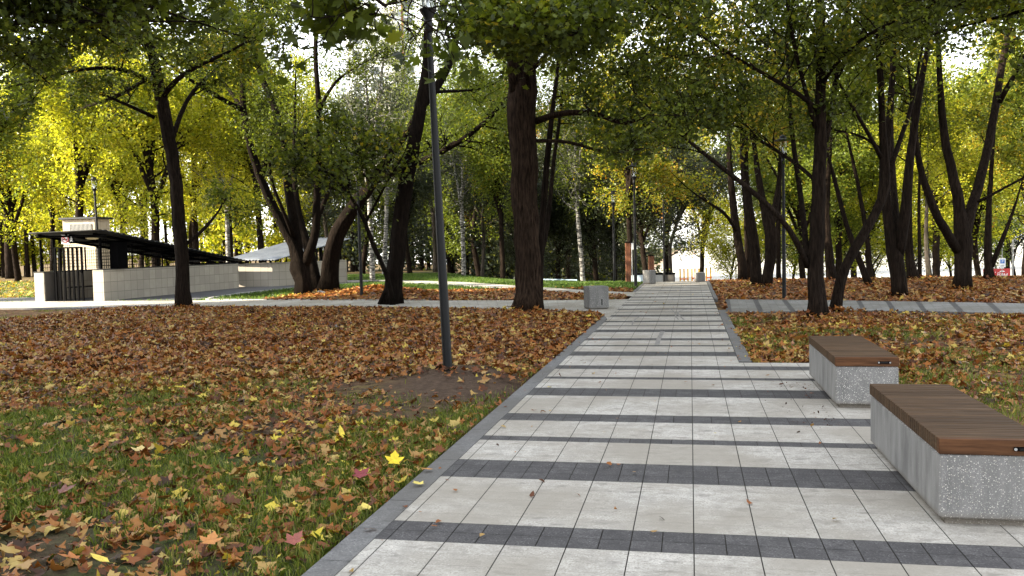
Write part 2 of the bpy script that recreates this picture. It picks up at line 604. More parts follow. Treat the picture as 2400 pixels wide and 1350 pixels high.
class Tree:
    def __init__(self, seed):
        self.rng = np.random.default_rng(seed)
        self.mb = MB()
        self.sites, self.dirs = [], []

    def limb(self, pts, rads, n=10, flare=False):
        rng = self.rng
        # resample with a little wander
        P, Rr = [], []
        for i in range(len(pts) - 1):
            L = (pts[i + 1] - pts[i]).length
            k = max(1, int(L / .35))
            for j in range(k):
                t = j / k
                P.append(pts[i].lerp(pts[i + 1], t)); Rr.append(rads[i] * (1 - t) + rads[i + 1] * t)
        P.append(pts[-1]); Rr.append(rads[-1])
        # smooth corners
        for _ in range(2):
            P = [P[0]] + [(P[i - 1] + P[i] * 2 + P[i + 1]) / 4 for i in range(1, len(P) - 1)] + [P[-1]]
        P = [P[0]] + [p + rv(rng) * Rr[i + 1] * .10 for i, p in enumerate(P[1:])]
        ph = rng.uniform(0, 6.28, 3)
        base = P[0]

        def wob(i, a, p):
            h = (p - base).length
            w = 1 + .055 * math.sin(3 * a + ph[0] + h * .7) + .04 * math.sin(5 * a + ph[1] - h * 1.1) + .03 * math.sin(9 * a + ph[2] + 2 * h)
            if n >= 24: w += .028 * math.sin(17 * a + 1.5 * math.sin(h * 1.3) + ph[0]) + .018 * math.sin(26 * a + h * 2 + ph[1])
            if flare and h < .6:
                e = (1 - h / .6) ** 2
                w += e * (.12 + .16 * math.sin(4 * a + ph[2]) + .10 * math.sin(7 * a + ph[0]))
            return w
        self.mb.tube(P, Rr, n, 0, True, wob)
        return P, Rr

    def twig(self, p, d, L, r, level, maxl, spread=.55, droop=.0, kids=(5, 5)):
        rng = self.rng
        n = 5 if level < maxl else 4
        pts, rr = [p.copy()], [r]
        q, dd = p.copy(), d.normalized()
        for i in range(n):
            dd = (dd + rv(rng) * .28 + Vector((0, 0, .07 if level < maxl else -droop))).normalized()
            q = q + dd * (L / n)
            pts.append(q.copy()); rr.append(max(.0055, r * (1 - .8 * (i + 1) / n)))
        self.mb.tube(pts, rr, 5 if level == 1 else (4 if level == 2 else 3), 0, False)
        if level >= maxl:
            for i in range(1, n + 1):
                self.sites.append(pts[i]); self.dirs.append(dd)
                self.sites.append(pts[i].lerp(pts[i - 1], .5)); self.dirs.append(dd)
            return
        k = kids[level - 1] if level - 1 < len(kids) else 4
        for i in range(k):
            t = .25 + .75 * (i + rng.random()) / k
            x = min(n - 1e-3, t * n)
            a = int(x)
            pp = pts[a].lerp(pts[a + 1], x - a)
            par = (pts[a + 1] - pts[a]).normalized()
            side = (rv(rng) - par * par.dot(rv(rng))).normalized()
            nd = (par * (1 - spread) + side * spread + Vector((0, 0, .05))).normalized()
            self.twig(pp, nd, L * rng.uniform(.45, .7), max(.009, rr[a] * .65), level + 1, maxl, spread, droop, kids)

    def clothe(self, P, Rr, t0, spacing, L, maxl=3, out=None, zmin=2.6, kids=(5, 5), spread=.6, droop=.03):
        """grow side branches from a limb"""
        rng = self.rng
        acc = 0.0
        tot = sum((P[i + 1] - P[i]).length for i in range(len(P) - 1))
        s = 0.0
        nxt = tot * t0 + rng.random() * spacing
        for i in range(len(P) - 1):
            seg = (P[i + 1] - P[i]).length
            while s + seg >= nxt:
                p = P[i].lerp(P[i + 1], (nxt - s) / max(seg, 1e-6))
                par = (P[i + 1] - P[i]).normalized()
                a = rng.uniform(0, 6.283)
                side = Vector((math.cos(a), math.sin(a), rng.uniform(-.1, .5)))
                if out is not None: side = (side + out * .8)
                side = (side - par * side.dot(par) * .7).normalized()
                if p.z > zmin:
                    fr = nxt / tot
                    self.twig(p, (side * .75 + par * .35).normalized(), L * rng.uniform(.6, 1.15) * (1.15 - .5 * fr), max(.010, min(Rr[i] * .45, .05)), 1, maxl, spread, droop, kids)
                nxt += spacing * rng.uniform(.6, 1.4)
            s += seg

    def crown(self, name, per, size, tmpl, mat, parent, jitter=.16, zmin=None, seedmul=1):
        rng = self.rng
        S = np.array([(p.x, p.y, p.z) for p in self.sites])
        if zmin is not None: S = S[S[:, 2] > zmin]
        # clear air round the near lamp head
        S = S[~((np.hypot(S[:, 0] - LAMP_HEAD[0], S[:, 1] - LAMP_HEAD[1]) < .75) & (S[:, 2] < LAMP_HEAD[2] + .6)) & ~lamp_gap(S)]
        idx = rng.integers(0, len(S), int(len(S) * per))
        P = S[idx] + rng.normal(size=(len(idx), 3)) * jitter
        P[:, 2] -= rng.random(len(idx)) * .08
        nr = rng.normal(size=(len(idx), 3)) * .75
        nr[:, 2] += .8
        sz = size * rng.uniform(.6, 1.2, len(idx))
        # whole twigs turn colour together
        tw = rng.random(len(S) // 8 + 1)
        rnd = np.clip(.55 * rng.random(len(idx)) + .45 * tw[np.minimum(idx // 8, len(tw) - 1)], 0, 1)
        return leaves_obj(name, P, sz, nr, tmpl, mat, parent, .35, rnd, rng)


def px_limb(pts, D, dz=0.0, curve=0.0):
    """traced pixel points (x, y, width) -> 3D points and radii; the limb leans towards or away by dz metres along its length"""
    P, Rr = [], []
    k = len(pts)
    for i, (x, y, w) in enumerate(pts):
        t = i / max(1, k - 1)
        d = D + dz * t
        P.append(at(x, y, d)); Rr.append(.5 * w * d / F)
    return P, Rr


def extend(P, Rr, L, up=.3):
    d = (P[-1] - P[-2]).normalized()
    for i in range(4):
        d = (d + Vector((0, 0, up * .3))).normalized()
        P.append(P[-1] + d * L / 4); Rr.append(max(.012, Rr[-1] * .72))
    return P, Rr


TRUNKS = []


def traced_tree(name, label, D, limbs, mat_bark, mat_leaf, seed, per=9, size=.15, tmpl=T_LEAF, spacing=.45, L=2.2, kids=(5, 5), zmin=2.4,
                extra=None, jitter=.17, cat='tree', group=None, droop=.03, lz=None):
    """limbs: dicts(p=[(x,y,w)..], dz, ext, t0 (where side branches start; None = bare), sp, L)"""
    tr = Tree(seed)
    p0 = limbs[0]['p'][0]
    base = at(p0[0], p0[1], D)
    base.z = hz(base.x, base.y) - .03
    for i, lb in enumerate(limbs):
        P, Rr = px_limb(lb['p'], D + lb.get('off', 0), lb.get('dz', 0))
        if lb.get('root'):
            P[0].z = hz(P[0].x, P[0].y) - .06
            TRUNKS.append((P[0].x, P[0].y, Rr[0]))
        if lb.get('ext'): P, Rr = extend(P, Rr, lb['ext'], lb.get('up', .3))
        P2, R2 = tr.limb(P, Rr, lb.get('n', 28 if lb.get('root') else 10), bool(lb.get('root')))
        if lb.get('t0') is not None:
            tr.clothe(P2, R2, lb['t0'], lb.get('sp', spacing), lb.get('L', L), 3, None, lb.get('zmin', zmin), kids, .6, droop)
    if extra: extra(tr)
    e = empty(name, base)
    tag(e, label, cat, group)
    tk = tr.mb.build('trunk', mat_bark, e, True)
    cr = tr.crown('crown', per, size, tmpl, mat_leaf, e, jitter, lz)
    for o in (tk, cr):
        o.matrix_parent_inverse = Matrix.Translation(-base)
    return e


def onY(x, y, Y):
    r = ray(x, y)
    return EYEV + r * (Y / r.y)


def vnoise(x, y, sc, seed=0):
    r = np.random.default_rng(seed).random((97, 97))
    u, v = np.asarray(x) / sc + 40.3, np.asarray(y) / sc + 17.7
    i, j = np.floor(u).astype(int), np.floor(v).astype(int)
    a, b = u - i, v - j
    a, b = a * a * (3 - 2 * a), b * b * (3 - 2 * b)
    i, j = i % 96, j % 96
    return (r[i, j] * (1 - a) + r[i + 1, j] * a) * (1 - b) + (r[i, j + 1] * (1 - a) + r[i + 1, j + 1] * a) * b


def vfbm(x, y, sc, seed=0):
    return (vnoise(x, y, sc, seed) * .5 + vnoise(x, y, sc * .45, seed + 1) * .3 + vnoise(x, y, sc * .2, seed + 2) * .2)


# ---------------------------------------------------------------- paths: edges in metres on the ground
LA = [(-1.62, 17.3), (-1.80, 18.3), (-2.15, 19.0), (-2.9, 19.6), (-6.5, 20.9), (-13.1, 21.9), (-20, 22.0), (-34, 22.4)]   # cross path, near edge
LB = [(-1.62, 23.4), (-1.9, 23.35), (-2.3, 23.3), (-2.9, 23.25), (-7.2, 23.6), (-13.4, 24.7), (-20, 25.0), (-34, 25.6)]   # far edge
RB = [(.85, 23.0), (2.6, 22.5), (3.8, 22.1), (5.3, 21.5), (7.1, 20.7), (12, 18.6), (19, 15.2)]
RA = [(.72, 18.75), (2.4, 19.0), (3.3, 19.1), (4.6, 18.75), (6.2, 18.1), (11, 16.0), (18, 12.6)]
SA = [(-1.62, 24.7), (-2.3, 25.4), (-2.9, 25.9), (-5.2, 28.4), (-9.9, 34.0), (-14.3, 37.6)]
SB = [(-1.62, 26.6), (-2.2, 27.0), (-3.0, 27.8), (-5.0, 30.2), (-9.2, 35.6), (-14.2, 39.4)]
PX0, PX1 = -1.62, .57          # main path between its kerbs
PLZ = 1.84                     # right edge of the bench plaza
PLY = 11.12                    # far edge of the bench plaza
ROW, R0 = .1545, 4.235
ASPH = [(-34, 25.75), (-20, 25.1), (-15.4, 25.0), (-15.2, 25.7), (-15.65, 28.5), (-15.25, 32.5), (-14.2, 37.5), (-14.2, 39.5), (-17.5, 39.5), (-19, 36), (-22.2, 34), (-22.5, 27.6), (-34, 27.6)]


def inpoly(x, y, poly):
    x = np.asarray(x, float); y = np.asarray(y, float)
    c = np.zeros(x.shape, bool)
    n = len(poly)
    for i in range(n):
        x0, y0 = poly[i]; x1, y1 = poly[(i + 1) % n]
        if y0 == y1: continue
        t = ((y0 > y) != (y1 > y)) & (x < (x1 - x0) * (y - y0) / (y1 - y0) + x0)
        c ^= t
    return c


def band(x, y, A, B, g=0.0):
    return inpoly(x, y, list(A) + list(reversed(B)))


def paved(x, y, g=.06):
    x = np.asarray(x, float); y = np.asarray(y, float)
    m = (x > PX0 - .15 - g) & (x < PX1 + .15 + g) & (y > -6)
    m |= (x > -1.8) & (x < PLZ + g) & (y < PLY + g)
    m |= band(x, y, LA, LB) | band(x, y, RA, RB) | band(x, y, SA, SB) | inpoly(x, y, ASPH)
    m |= (x < -18.3) & (x > -21.4) & (y > 24.5) & (y < 34.5)
    return m


def quads_obj(name, quads, mats, midx, rnd, kind='structure'):
    me = bpy.data.meshes.new(name)
    V = np.asarray(quads, np.float32).reshape(-1, 3)
    n = len(quads)
    me.vertices.add(n * 4); me.vertices.foreach_set('co', V.reshape(-1))
    me.loops.add(n * 4); me.loops.foreach_set('vertex_index', np.arange(n * 4, dtype=np.int32))
    me.polygons.add(n); me.polygons.foreach_set('loop_start', (np.arange(n) * 4).astype(np.int32))
    for m in mats: me.materials.append(m)
    me.polygons.foreach_set('material_index', np.asarray(midx, np.int32))
    a = me.attributes.new('rnd', 'FLOAT', 'FACE')
    a.data.foreach_set('value', np.asarray(rnd, np.float32))
    me.update(calc_edges=True)
    o = bpy.data.objects.new(name, me)
    COL.objects.link(o)
    if kind: o['kind'] = kind
    return o


def H3(x, y, dz=0.0):
    return (x, y, hz(x, y) * (1 if y > 31 else 0) + dz)


PAVED_Z = .0


def tile_quad(x0, x1, y0, y1, gx, gy):
    return [H3(x0 + gx, y0 + gy), H3(x1 - gx, y0 + gy), H3(x1 - gx, y1 - gy), H3(x0 + gx, y1 - gy)]


def main_path():
    Q, MI, RN = [], [], []
    k0 = int((-3 - R0) / ROW)
    k1 = int((44 - R0) / ROW)
    for k in range(k0, k1):
        y0 = R0 + k * ROW
        y1 = y0 + ROW
        ph = k % 20
        dark = ph in (0, 1, 8, 9, 10, 15)
        xr = PLZ - .02 if y1 < PLY + .02 else PX1
        w = .155 if dark else .31
        x = math.ceil(PX0 / w) * w
        xs = [PX0] + [x + i * w for i in range(int((xr - x) / w) + 1)] + [xr]
        for a, b in zip(xs, xs[1:]):
            if b - a < .03: continue
            Q.append(tile_quad(a, b, y0, y1, .0028, .0022 if dark else .0005))
            MI.append(1 if dark else 0); RN.append(random.random())
    o = quads_obj('path', Q, [M['tile_light'], M['tile_dark']], MI, RN)
    # bedding below the pavers, seen in the joints
    mb = MB()
    ys = [-3, PLY] + [PLY + .001] + list(np.linspace(12, 44, 40))
    for a, b in zip(ys, ys[1:]):
        xr = PLZ if b <= PLY + .0001 else PX1
        mb.poly([H3(PX0, a, -.007), H3(xr, a, -.007), H3(xr, b, -.007), H3(PX0, b, -.007)])
    ob = mb.build('path_bedding', M['joint']); ob['kind'] = 'structure'


def ribbon(name, A, B, ts, tw, dark_every=0, dark_w=0.0, zoff=0.0, light='tile_light'):
    """pavers laid in rows across a curved path between two edges"""
    def res(E, n):
        d = [0.0]
        for p, q in zip(E, E[1:]): d.append(d[-1] + math.dist(p, q))
        u = np.linspace(0, 1, n)
        # parametrise by vertex so both edges advance together
        t = np.linspace(0, 1, len(E))
        dd = (np.array(d) / d[-1])
        m = .5 * (t + dd)
        return np.interp(u, m, [p[0] for p in E]), np.interp(u, m, [p[1] for p in E])
    L = sum(math.dist(p, q) for p, q in zip(A, A[1:]))
    n = 400
    ax, ay = res(A, n); bx, by = res(B, n)
    u = np.linspace(0, 1, n)
    Q, MI, RN = [], [], []
    s = 0.0
    cuts = []
    while s < L:
        if dark_every:
            cuts.append((s, s + dark_w, 1)); s += dark_w
            m = 3
            for i in range(m):
                cuts.append((s, s + (dark_every - dark_w) / m, 0)); s += (dark_every - dark_w) / m
        else:
            cuts.append((s, s + ts, 0)); s += ts

    def pt(sv, t):
        q = min(1, sv / L)
        x0, y0, x1, y1 = np.interp(q, u, ax), np.interp(q, u, ay), np.interp(q, u, bx), np.interp(q, u, by)
        x, y = x0 + (x1 - x0) * t, y0 + (y1 - y0) * t
        return H3(x, y, zoff)
    for s0, s1, d in cuts:
        if s1 > L: break
        a, b = pt(s0, 0), pt(s0, 1)
        W = math.dist(a, b)
        m = max(1, int(W / tw))
        g = .003
        gs = .0022
        for i in range(m):
            t0, t1 = i / m + g / W, (i + 1) / m - g / W
            Q.append([pt(s0 + gs, t0), pt(s1 - gs, t0), pt(s1 - gs, t1), pt(s0 + gs, t1)])
            MI.append(d); RN.append(random.random())
    quads_obj(name, Q, [M[light], M['tile_dark']], MI, RN)
    Q = []
    for i in range(0, n - 4, 4):
        j = i + 4
        Q.append([H3(ax[i], ay[i], zoff - .007), H3(ax[j], ay[j], zoff - .007), H3(bx[j], by[j], zoff - .007), H3(bx[i], by[i], zoff - .007)])
    quads_obj(name + '_bedding', Q, [M['joint']], [0] * len(Q), [0] * len(Q))


main_path()
ribbon('cross_path', LA, LB, .31, .155)
ribbon('branch_path', RA, RB, .31, .155 * 2, .93, .155, 0, 'tile_shaded')
ribbon('side_path', SA, SB, .31, .155 * 2, 0, 0, -.001)


def kerb_run(mb, pts, w, top=.004, L=1.0, m=0):
    """kerb stones laid end to end along a line (inner edge), w to the right of travel"""
    d = [0]
    for p, q in zip(pts, pts[1:]): d.append(d[-1] + math.dist(p, q))
    def P(s): return (np.interp(s, d, [p[0] for p in pts]), np.interp(s, d, [p[1] for p in pts]))
    s = 0
    while s < d[-1] - .05:
        e = min(d[-1], s + L)
        k = 1 if L < .5 else 3
        for i in range(k):
            a, b = P(s + (e - s) * i / k + (.003 if i == 0 else 0)), P(s + (e - s) * (i + 1) / k - (.003 if i == k - 1 else 0))
            t = Vector((b[0] - a[0], b[1] - a[1], 0)).normalized()
            nrm = Vector((t.y, -t.x, 0)) * w
            za = hz(*a) * (1 if a[1] > 31 else 0); zb = hz(*b) * (1 if b[1] > 31 else 0)
            q = [Vector((a[0], a[1], za)), Vector((b[0], b[1], zb)), Vector((b[0], b[1], zb)) + nrm, Vector((a[0], a[1], za)) + nrm]
            vs = [p + Vector((0, 0, -.12)) for p in q] + [p + Vector((0, 0, top)) for p in q]
            mb.mesh(vs, [(4, 5, 6, 7), (0, 1, 5, 4), (1, 2, 6, 5), (2, 3, 7, 6), (3, 0, 4, 7)], m)
        s = e


kb = MB()
kerb_run(kb, [(-1.62, 16.9), (-1.62, -3)], .15)
arc = [(-1.62, 16.9), (-1.66, 17.6), (-1.82, 18.3), (-2.15, 18.98), (-2.9, 19.58)]
kerb_run(kb, [(x - .0, y) for x, y in reversed(arc)], .15, .004, .4)
kerb_run(kb, [(p[0], p[1] - .002) for p in reversed(LA[3:])], .08)
kerb_run(kb, [(.574, PLY + .03), (.574, 19.4)], .155)
kerb_run(kb, [(RA[0][0] + .02, RA[0][1] - .01)] + [(p[0], p[1]) for p in RA[1:]], .08)
kerb_run(kb, [(.58, 23.2), (.58, 44)], .10)
kerb_run(kb, [(-1.63, 44), (-1.63, 26.7)], .10)
o = kb.build('kerb', M['kerb']); o['kind'] = 'structure'
kb = MB()
kerb_run(kb, [(-15.25, 25.75), (-15.66, 28.5), (-15.26, 32.5), (-14.2, 37.4)], .12, .03)
kerb_run(kb, [(-7.3, 23.66), (-13.4, 24.75), (-15.0, 25.1), (-15.25, 25.75)], .10, .02)
kerb_run(kb, [(-14.2, 37.6), (-9.9, 34.05), (-5.2, 28.45), (-2.9, 25.95)], .1, .02)
o = kb.build('kerb', M['kerb_pale']); o['kind'] = 'structure'
mb = MB()
mb.poly([(x, y, -.006) for x, y in ASPH])
o = mb.build('asphalt_forecourt', M['asphalt']); o['kind'] = 'structure'


# ---------------------------------------------------------------- the ground: one sheet to the horizon
def build_ground():
    def axis(c0, c1, fine, far):
        a = list(np.arange(c0, c1, fine))
        s = fine
        lo, hi = [c0], [a[-1]]
        while hi[-1] < far:
            s *= 1.25; hi.append(hi[-1] + s)
        s = fine
        while lo[-1] > -far:
            s *= 1.25; lo.append(lo[-1] - s)
        return np.array(list(reversed(lo[1:])) + a + hi[1:])
    X = axis(-26, 16, .33, 900)
    Y = axis(-3, 46, .33, 900)
    gx, gy = np.meshgrid(X, Y, indexing='ij')
    z = height(gx, gy) - .035
    pv = paved(gx, gy, .25)
    z = z + np.where(pv, -.05, 0) + (vfbm(gx, gy, 1.6, 3) - .5) * .06 * (~pv)
    nx, ny = gx.shape
    me = bpy.data.meshes.new('ground')
    V = np.stack([gx, gy, z], -1).reshape(-1, 3)
    me.vertices.add(len(V)); me.vertices.foreach_set('co', V.reshape(-1).astype(np.float32))
    i, j = np.meshgrid(np.arange(nx - 1), np.arange(ny - 1), indexing='ij')
    a = (i * ny + j).reshape(-1)
    Fq = np.stack([a, a + ny, a + ny + 1, a + 1], -1)
    n = len(Fq)
    me.loops.add(n * 4); me.loops.foreach_set('vertex_index', Fq.reshape(-1).astype(np.int32))
    me.polygons.add(n); me.polygons.foreach_set('loop_start', (np.arange(n) * 4).astype(np.int32))
    me.polygons.foreach_set('use_smooth', np.ones(n, bool))
    lit = litter_w(gx, gy)
    gr = grass_w(gx, gy)
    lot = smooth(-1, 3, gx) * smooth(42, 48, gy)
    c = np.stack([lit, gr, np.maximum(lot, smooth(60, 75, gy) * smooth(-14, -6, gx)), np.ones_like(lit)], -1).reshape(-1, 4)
    at_ = me.attributes.new('surf', 'FLOAT_COLOR', 'POINT')
    at_.data.foreach_set('color', c.reshape(-1).astype(np.float32))
    me.materials.append(M['ground'])
    me.update(calc_edges=True)
    o = bpy.data.objects.new('ground', me)
    COL.objects.link(o)
    o['kind'] = 'structure'


def soil_patch(x, y):
    return np.clip(1.3 * np.exp(-(((x + 2.45) / 1.1) ** 2 + ((y - 9.3) / 1.5) ** 2)), 0, 1)


def litter_w(x, y):
    x = np.asarray(x, float); y = np.asarray(y, float)
    left = smooth(5.5, 11.5, y + .15 * (x + 4)) * .95
    left = np.where((y > 22.5) & (x < -12.5), .15, left)
    strip = (y > 23) & (y < 60) & (x < -1.6) & (x >= -12.5)
    mid = 1 - smooth(27.2, 29.5, y + (x + 2) * .10 + 2.2 * (vnoise(x, y, 2.5, 8) - .5))
    left = np.where(strip, .95 * mid, left)
    right = np.where(y < 20, .8, .98)
    w = np.where(x > -.5, right, left)
    w = np.where((y > 36) & (x > -1), .4, w)
    w = np.where((x < -22) & (y > 26), .5, w)
    return np.clip(w * (1 - soil_patch(x, y)), 0, 1)


def grass_w(x, y):
    x = np.asarray(x, float); y = np.asarray(y, float)
    g = np.where(x < -.5, 1 - .75 * smooth(6, 12, y), .55)
    g = np.where((x < -.5) & (y > 15.5) & (x < -8) & (y < 22), .7, g)
    g = np.where((y > 23) & (x < -1.5), .95, g)
    g = np.where((x > .5) & (y > 20), .15, g)
    return g * (1 - soil_patch(x, y))


build_ground()

# ---------------------------------------------------------------- fallen leaves and grass
def in_view(x, y, pad=.8):
    fx, fy = -math.sin(YAW), math.cos(YAW)
    d = x * fx + y * fy
    l = x * fy - y * fx
    return (d > 2.2) & (np.abs(l) < .61 * d + pad)


def scatter(n, x0, x1, y0, y1, wfun, seed):
    r = np.random.default_rng(seed)
    x = r.uniform(x0, x1, n); y = r.uniform(y0, y1, n)
    m = in_view(x, y) & ~paved(x, y, .0) & (r.random(n) < wfun(x, y))
    return x[m], y[m], r


def litter(n, box, wfun, size, tmpl, seed, lift=.02, rlo=0.0, rhi=1.0):
    x, y, r = scatter(n, *box, wfun, seed)
    z = height(x, y) - .035 + (vfbm(x, y, 1.6, 3) - .5) * .06 + r.uniform(.01, lift + .02, len(x))
    nr = r.normal(size=(len(x), 3)) * .36
    nr[:, 2] += 1
    s = size * (.45 + 1.0 * r.random(len(x)) ** 1.6)
    rn = np.clip(rlo + (rhi - rlo) * r.random(len(x)), 0, 1)
    return np.stack([x, y, z], -1), s, nr, rn, tmpl, r


def put_litter(name, parts):
    for i, (P, s, nr, rn, tmpl, r) in enumerate(parts):
        o = leaves_obj(name, P, s, nr, tmpl, M['litter'], None, .7, rn, r)
        o['kind'] = 'stuff'


def w_near(x, y):
    p = vfbm(x, y, 1.1, 21)
    return np.clip((.30 + .70 * smooth(5.6, 11.0, y)) * (.30 + 1.15 * smooth(.34, .62, p)) * (1 - .9 * soil_patch(x, y)), 0, 1)


def w_right(x, y):
    p = vfbm(x, y, 1.3, 31)
    return np.clip((.30 + .42 * smooth(9, 13, y) + .3 * smooth(.8, .3, x - 1)) * (.25 + 1.0 * smooth(.38, .62, p)), 0, 1)


def w_all(x, y):
    return litter_w(x, y)


def w_mound(x, y):
    return np.exp(-(((x + 9.6) / 2.0) ** 2 + ((y - 26.2) / 1.0) ** 2))


put_litter('fallen_leaves', [
    litter(34000, (-9, -1.75, 2.6, 10), w_near, .072, T_MAPLE, 41, .025),
    litter(120000, (-16, -1.75, 9.5, 22), w_near, .088, T_MAP2, 42, .035),
    litter(26000, (.6, 9, 5, 12), w_right, .08, T_MAPLE, 43, .02),
    litter(52000, (.6, 13, 11, 19.6), w_right, .088, T_MAP2, 44, .03),
    litter(60000, (.6, 22, 19, 37), w_all, .12, T_LEAF, 45, .05, 0, .93),
    litter(34000, (-13, -1.7, 23, 31), w_all, .12, T_LEAF, 46, .05, 0, .93),
    litter(6000, (-13, -7, 24.5, 29), w_mound, .15, T_LEAF, 47, .06, 0, .9),
    litter(9000, (-45, -21.8, 27.6, 46), lambda x, y: .5 + 0 * x, .17, T_KITE, 48, .04, .75, 1.0),
])
# small stray leaves and bits on the paving
r = np.random.default_rng(50)
x = np.concatenate([r.uniform(-1.6, 1.2, 60), r.uniform(-1.7, -1.3, 30), r.uniform(.45, .7, 40), r.uniform(-2.5, .6, 60)])
y = np.concatenate([r.uniform(3, 14, 60), r.uniform(3.5, 14, 30), r.uniform(11, 19, 40), r.uniform(17, 32, 60)])
nr = r.normal(size=(len(x), 3)) * .25; nr[:, 2] += 1
put_litter('fallen_leaves', [(np.stack([x, y, np.full(len(x), .016)], -1), r.uniform(.015, .06, len(x)), nr, r.random(len(x)), T_LEAF, r)])


r = np.random.default_rng(51)
x = 1.2 - np.abs(r.normal(0, .2, 90)); y = r.uniform(7.2, 9.6, 90)
nr = r.normal(size=(90, 3)) * .4; nr[:, 2] += 1
put_litter('fallen_leaves', [(np.stack([x, y, np.full(90, .010)], -1), r.uniform(.008, .024, 90), nr, .25 * r.random(90), T_LEAF, r)])


def grass_obj(name, x, y, h, r, mat, wid=.004):
    n = len(x)
    z = height(x, y) - .04 + (vfbm(x, y, 1.6, 3) - .5) * .06
    a = r.uniform(0, 2 * PI, n)
    ln = r.uniform(.1, .9, n)
    b = np.stack([x, y, z], -1)
    s = np.stack([np.cos(a), np.sin(a), 0 * a], -1) * (wid * r.uniform(.6, 1.4, n))[:, None]
    b2 = r.uniform(0, 2 * PI, n)
    lean = np.stack([np.cos(b2), np.sin(b2), 0 * a], -1)
    mid = b + lean * (h * ln * .35)[:, None] + np.array([0, 0, 1]) * (h * .6)[:, None]
    tip = b + lean * (h * ln)[:, None] + np.array([0, 0, 1]) * (h * (1 - .3 * ln))[:, None]
    V = np.stack([b - s, b + s, mid + s * .8, tip, mid - s * .8], 1)
    me = bpy.data.meshes.new(name)
    me.vertices.add(n * 5); me.vertices.foreach_set('co', V.reshape(-1).astype(np.float32))
    me.loops.add(n * 5); me.loops.foreach_set('vertex_index', np.arange(n * 5, dtype=np.int32))
    me.polygons.add(n); me.polygons.foreach_set('loop_start', (np.arange(n) * 5).astype(np.int32))
    at_ = me.attributes.new('rnd', 'FLOAT', 'FACE')
    at_.data.foreach_set('value', r.random(n).astype(np.float32))
    me.materials.append(mat)
    me.update(calc_edges=True)
    o = bpy.data.objects.new(name, me)
    COL.objects.link(o)
    o['kind'] = 'stuff'


def turf_near(x, y):
    p = vfbm(x, y, 1.5, 61)
    edge = np.exp(-((x + 1.95) / .25) ** 2) * .7
    return np.clip(smooth(.38, .56, p) * (1.05 - .85 * smooth(5.5, 10.5, y)) + edge * (y < 12), 0, 1) * (1 - soil_patch(x, y))


x, y, r = scatter(230000, -8, -1.75, 2.6, 11, turf_near, 62)
grass_obj('grass', x, y, r.uniform(.02, .03, len(x)) + .075 * r.random(len(x)) ** 2, r, M['grass'], .0026)
x, y, r = scatter(90000, .7, 10, 5, 18, lambda x, y: smooth(.36, .56, vfbm(x, y, 1.6, 63)) * 1.0 + .9 * np.exp(-((x - .85) / .22) ** 2), 64)
grass_obj('grass', x, y, r.uniform(.03, .09, len(x)), r, M['grass'], .004)
x, y, r = scatter(60000, -18, -4, 14, 22, lambda x, y: .6 * smooth(.4, .6, vfbm(x, y, 2, 65)) * smooth(-2, -9, x), 66)
grass_obj('grass', x, y, r.uniform(.03, .07, len(x)), r, M['grass'], .006)
x, y, r = scatter(160000, -24, -1.6, 23.4, 50, lambda x, y: (1 - .9 * litter_w(x, y)) * (.6 + .4 * smooth(27, 30, y)), 67)
grass_obj('grass', x, y, r.uniform(.05, .13, len(x)), r, M['grass_sun'], .010)
x, y, r = scatter(30000, -48, -21.8, 27.6, 46, lambda x, y: .6 + 0 * x, 68)
grass_obj('grass', x, y, r.uniform(.05, .12, len(x)), r, M['grass_sun'], .012)


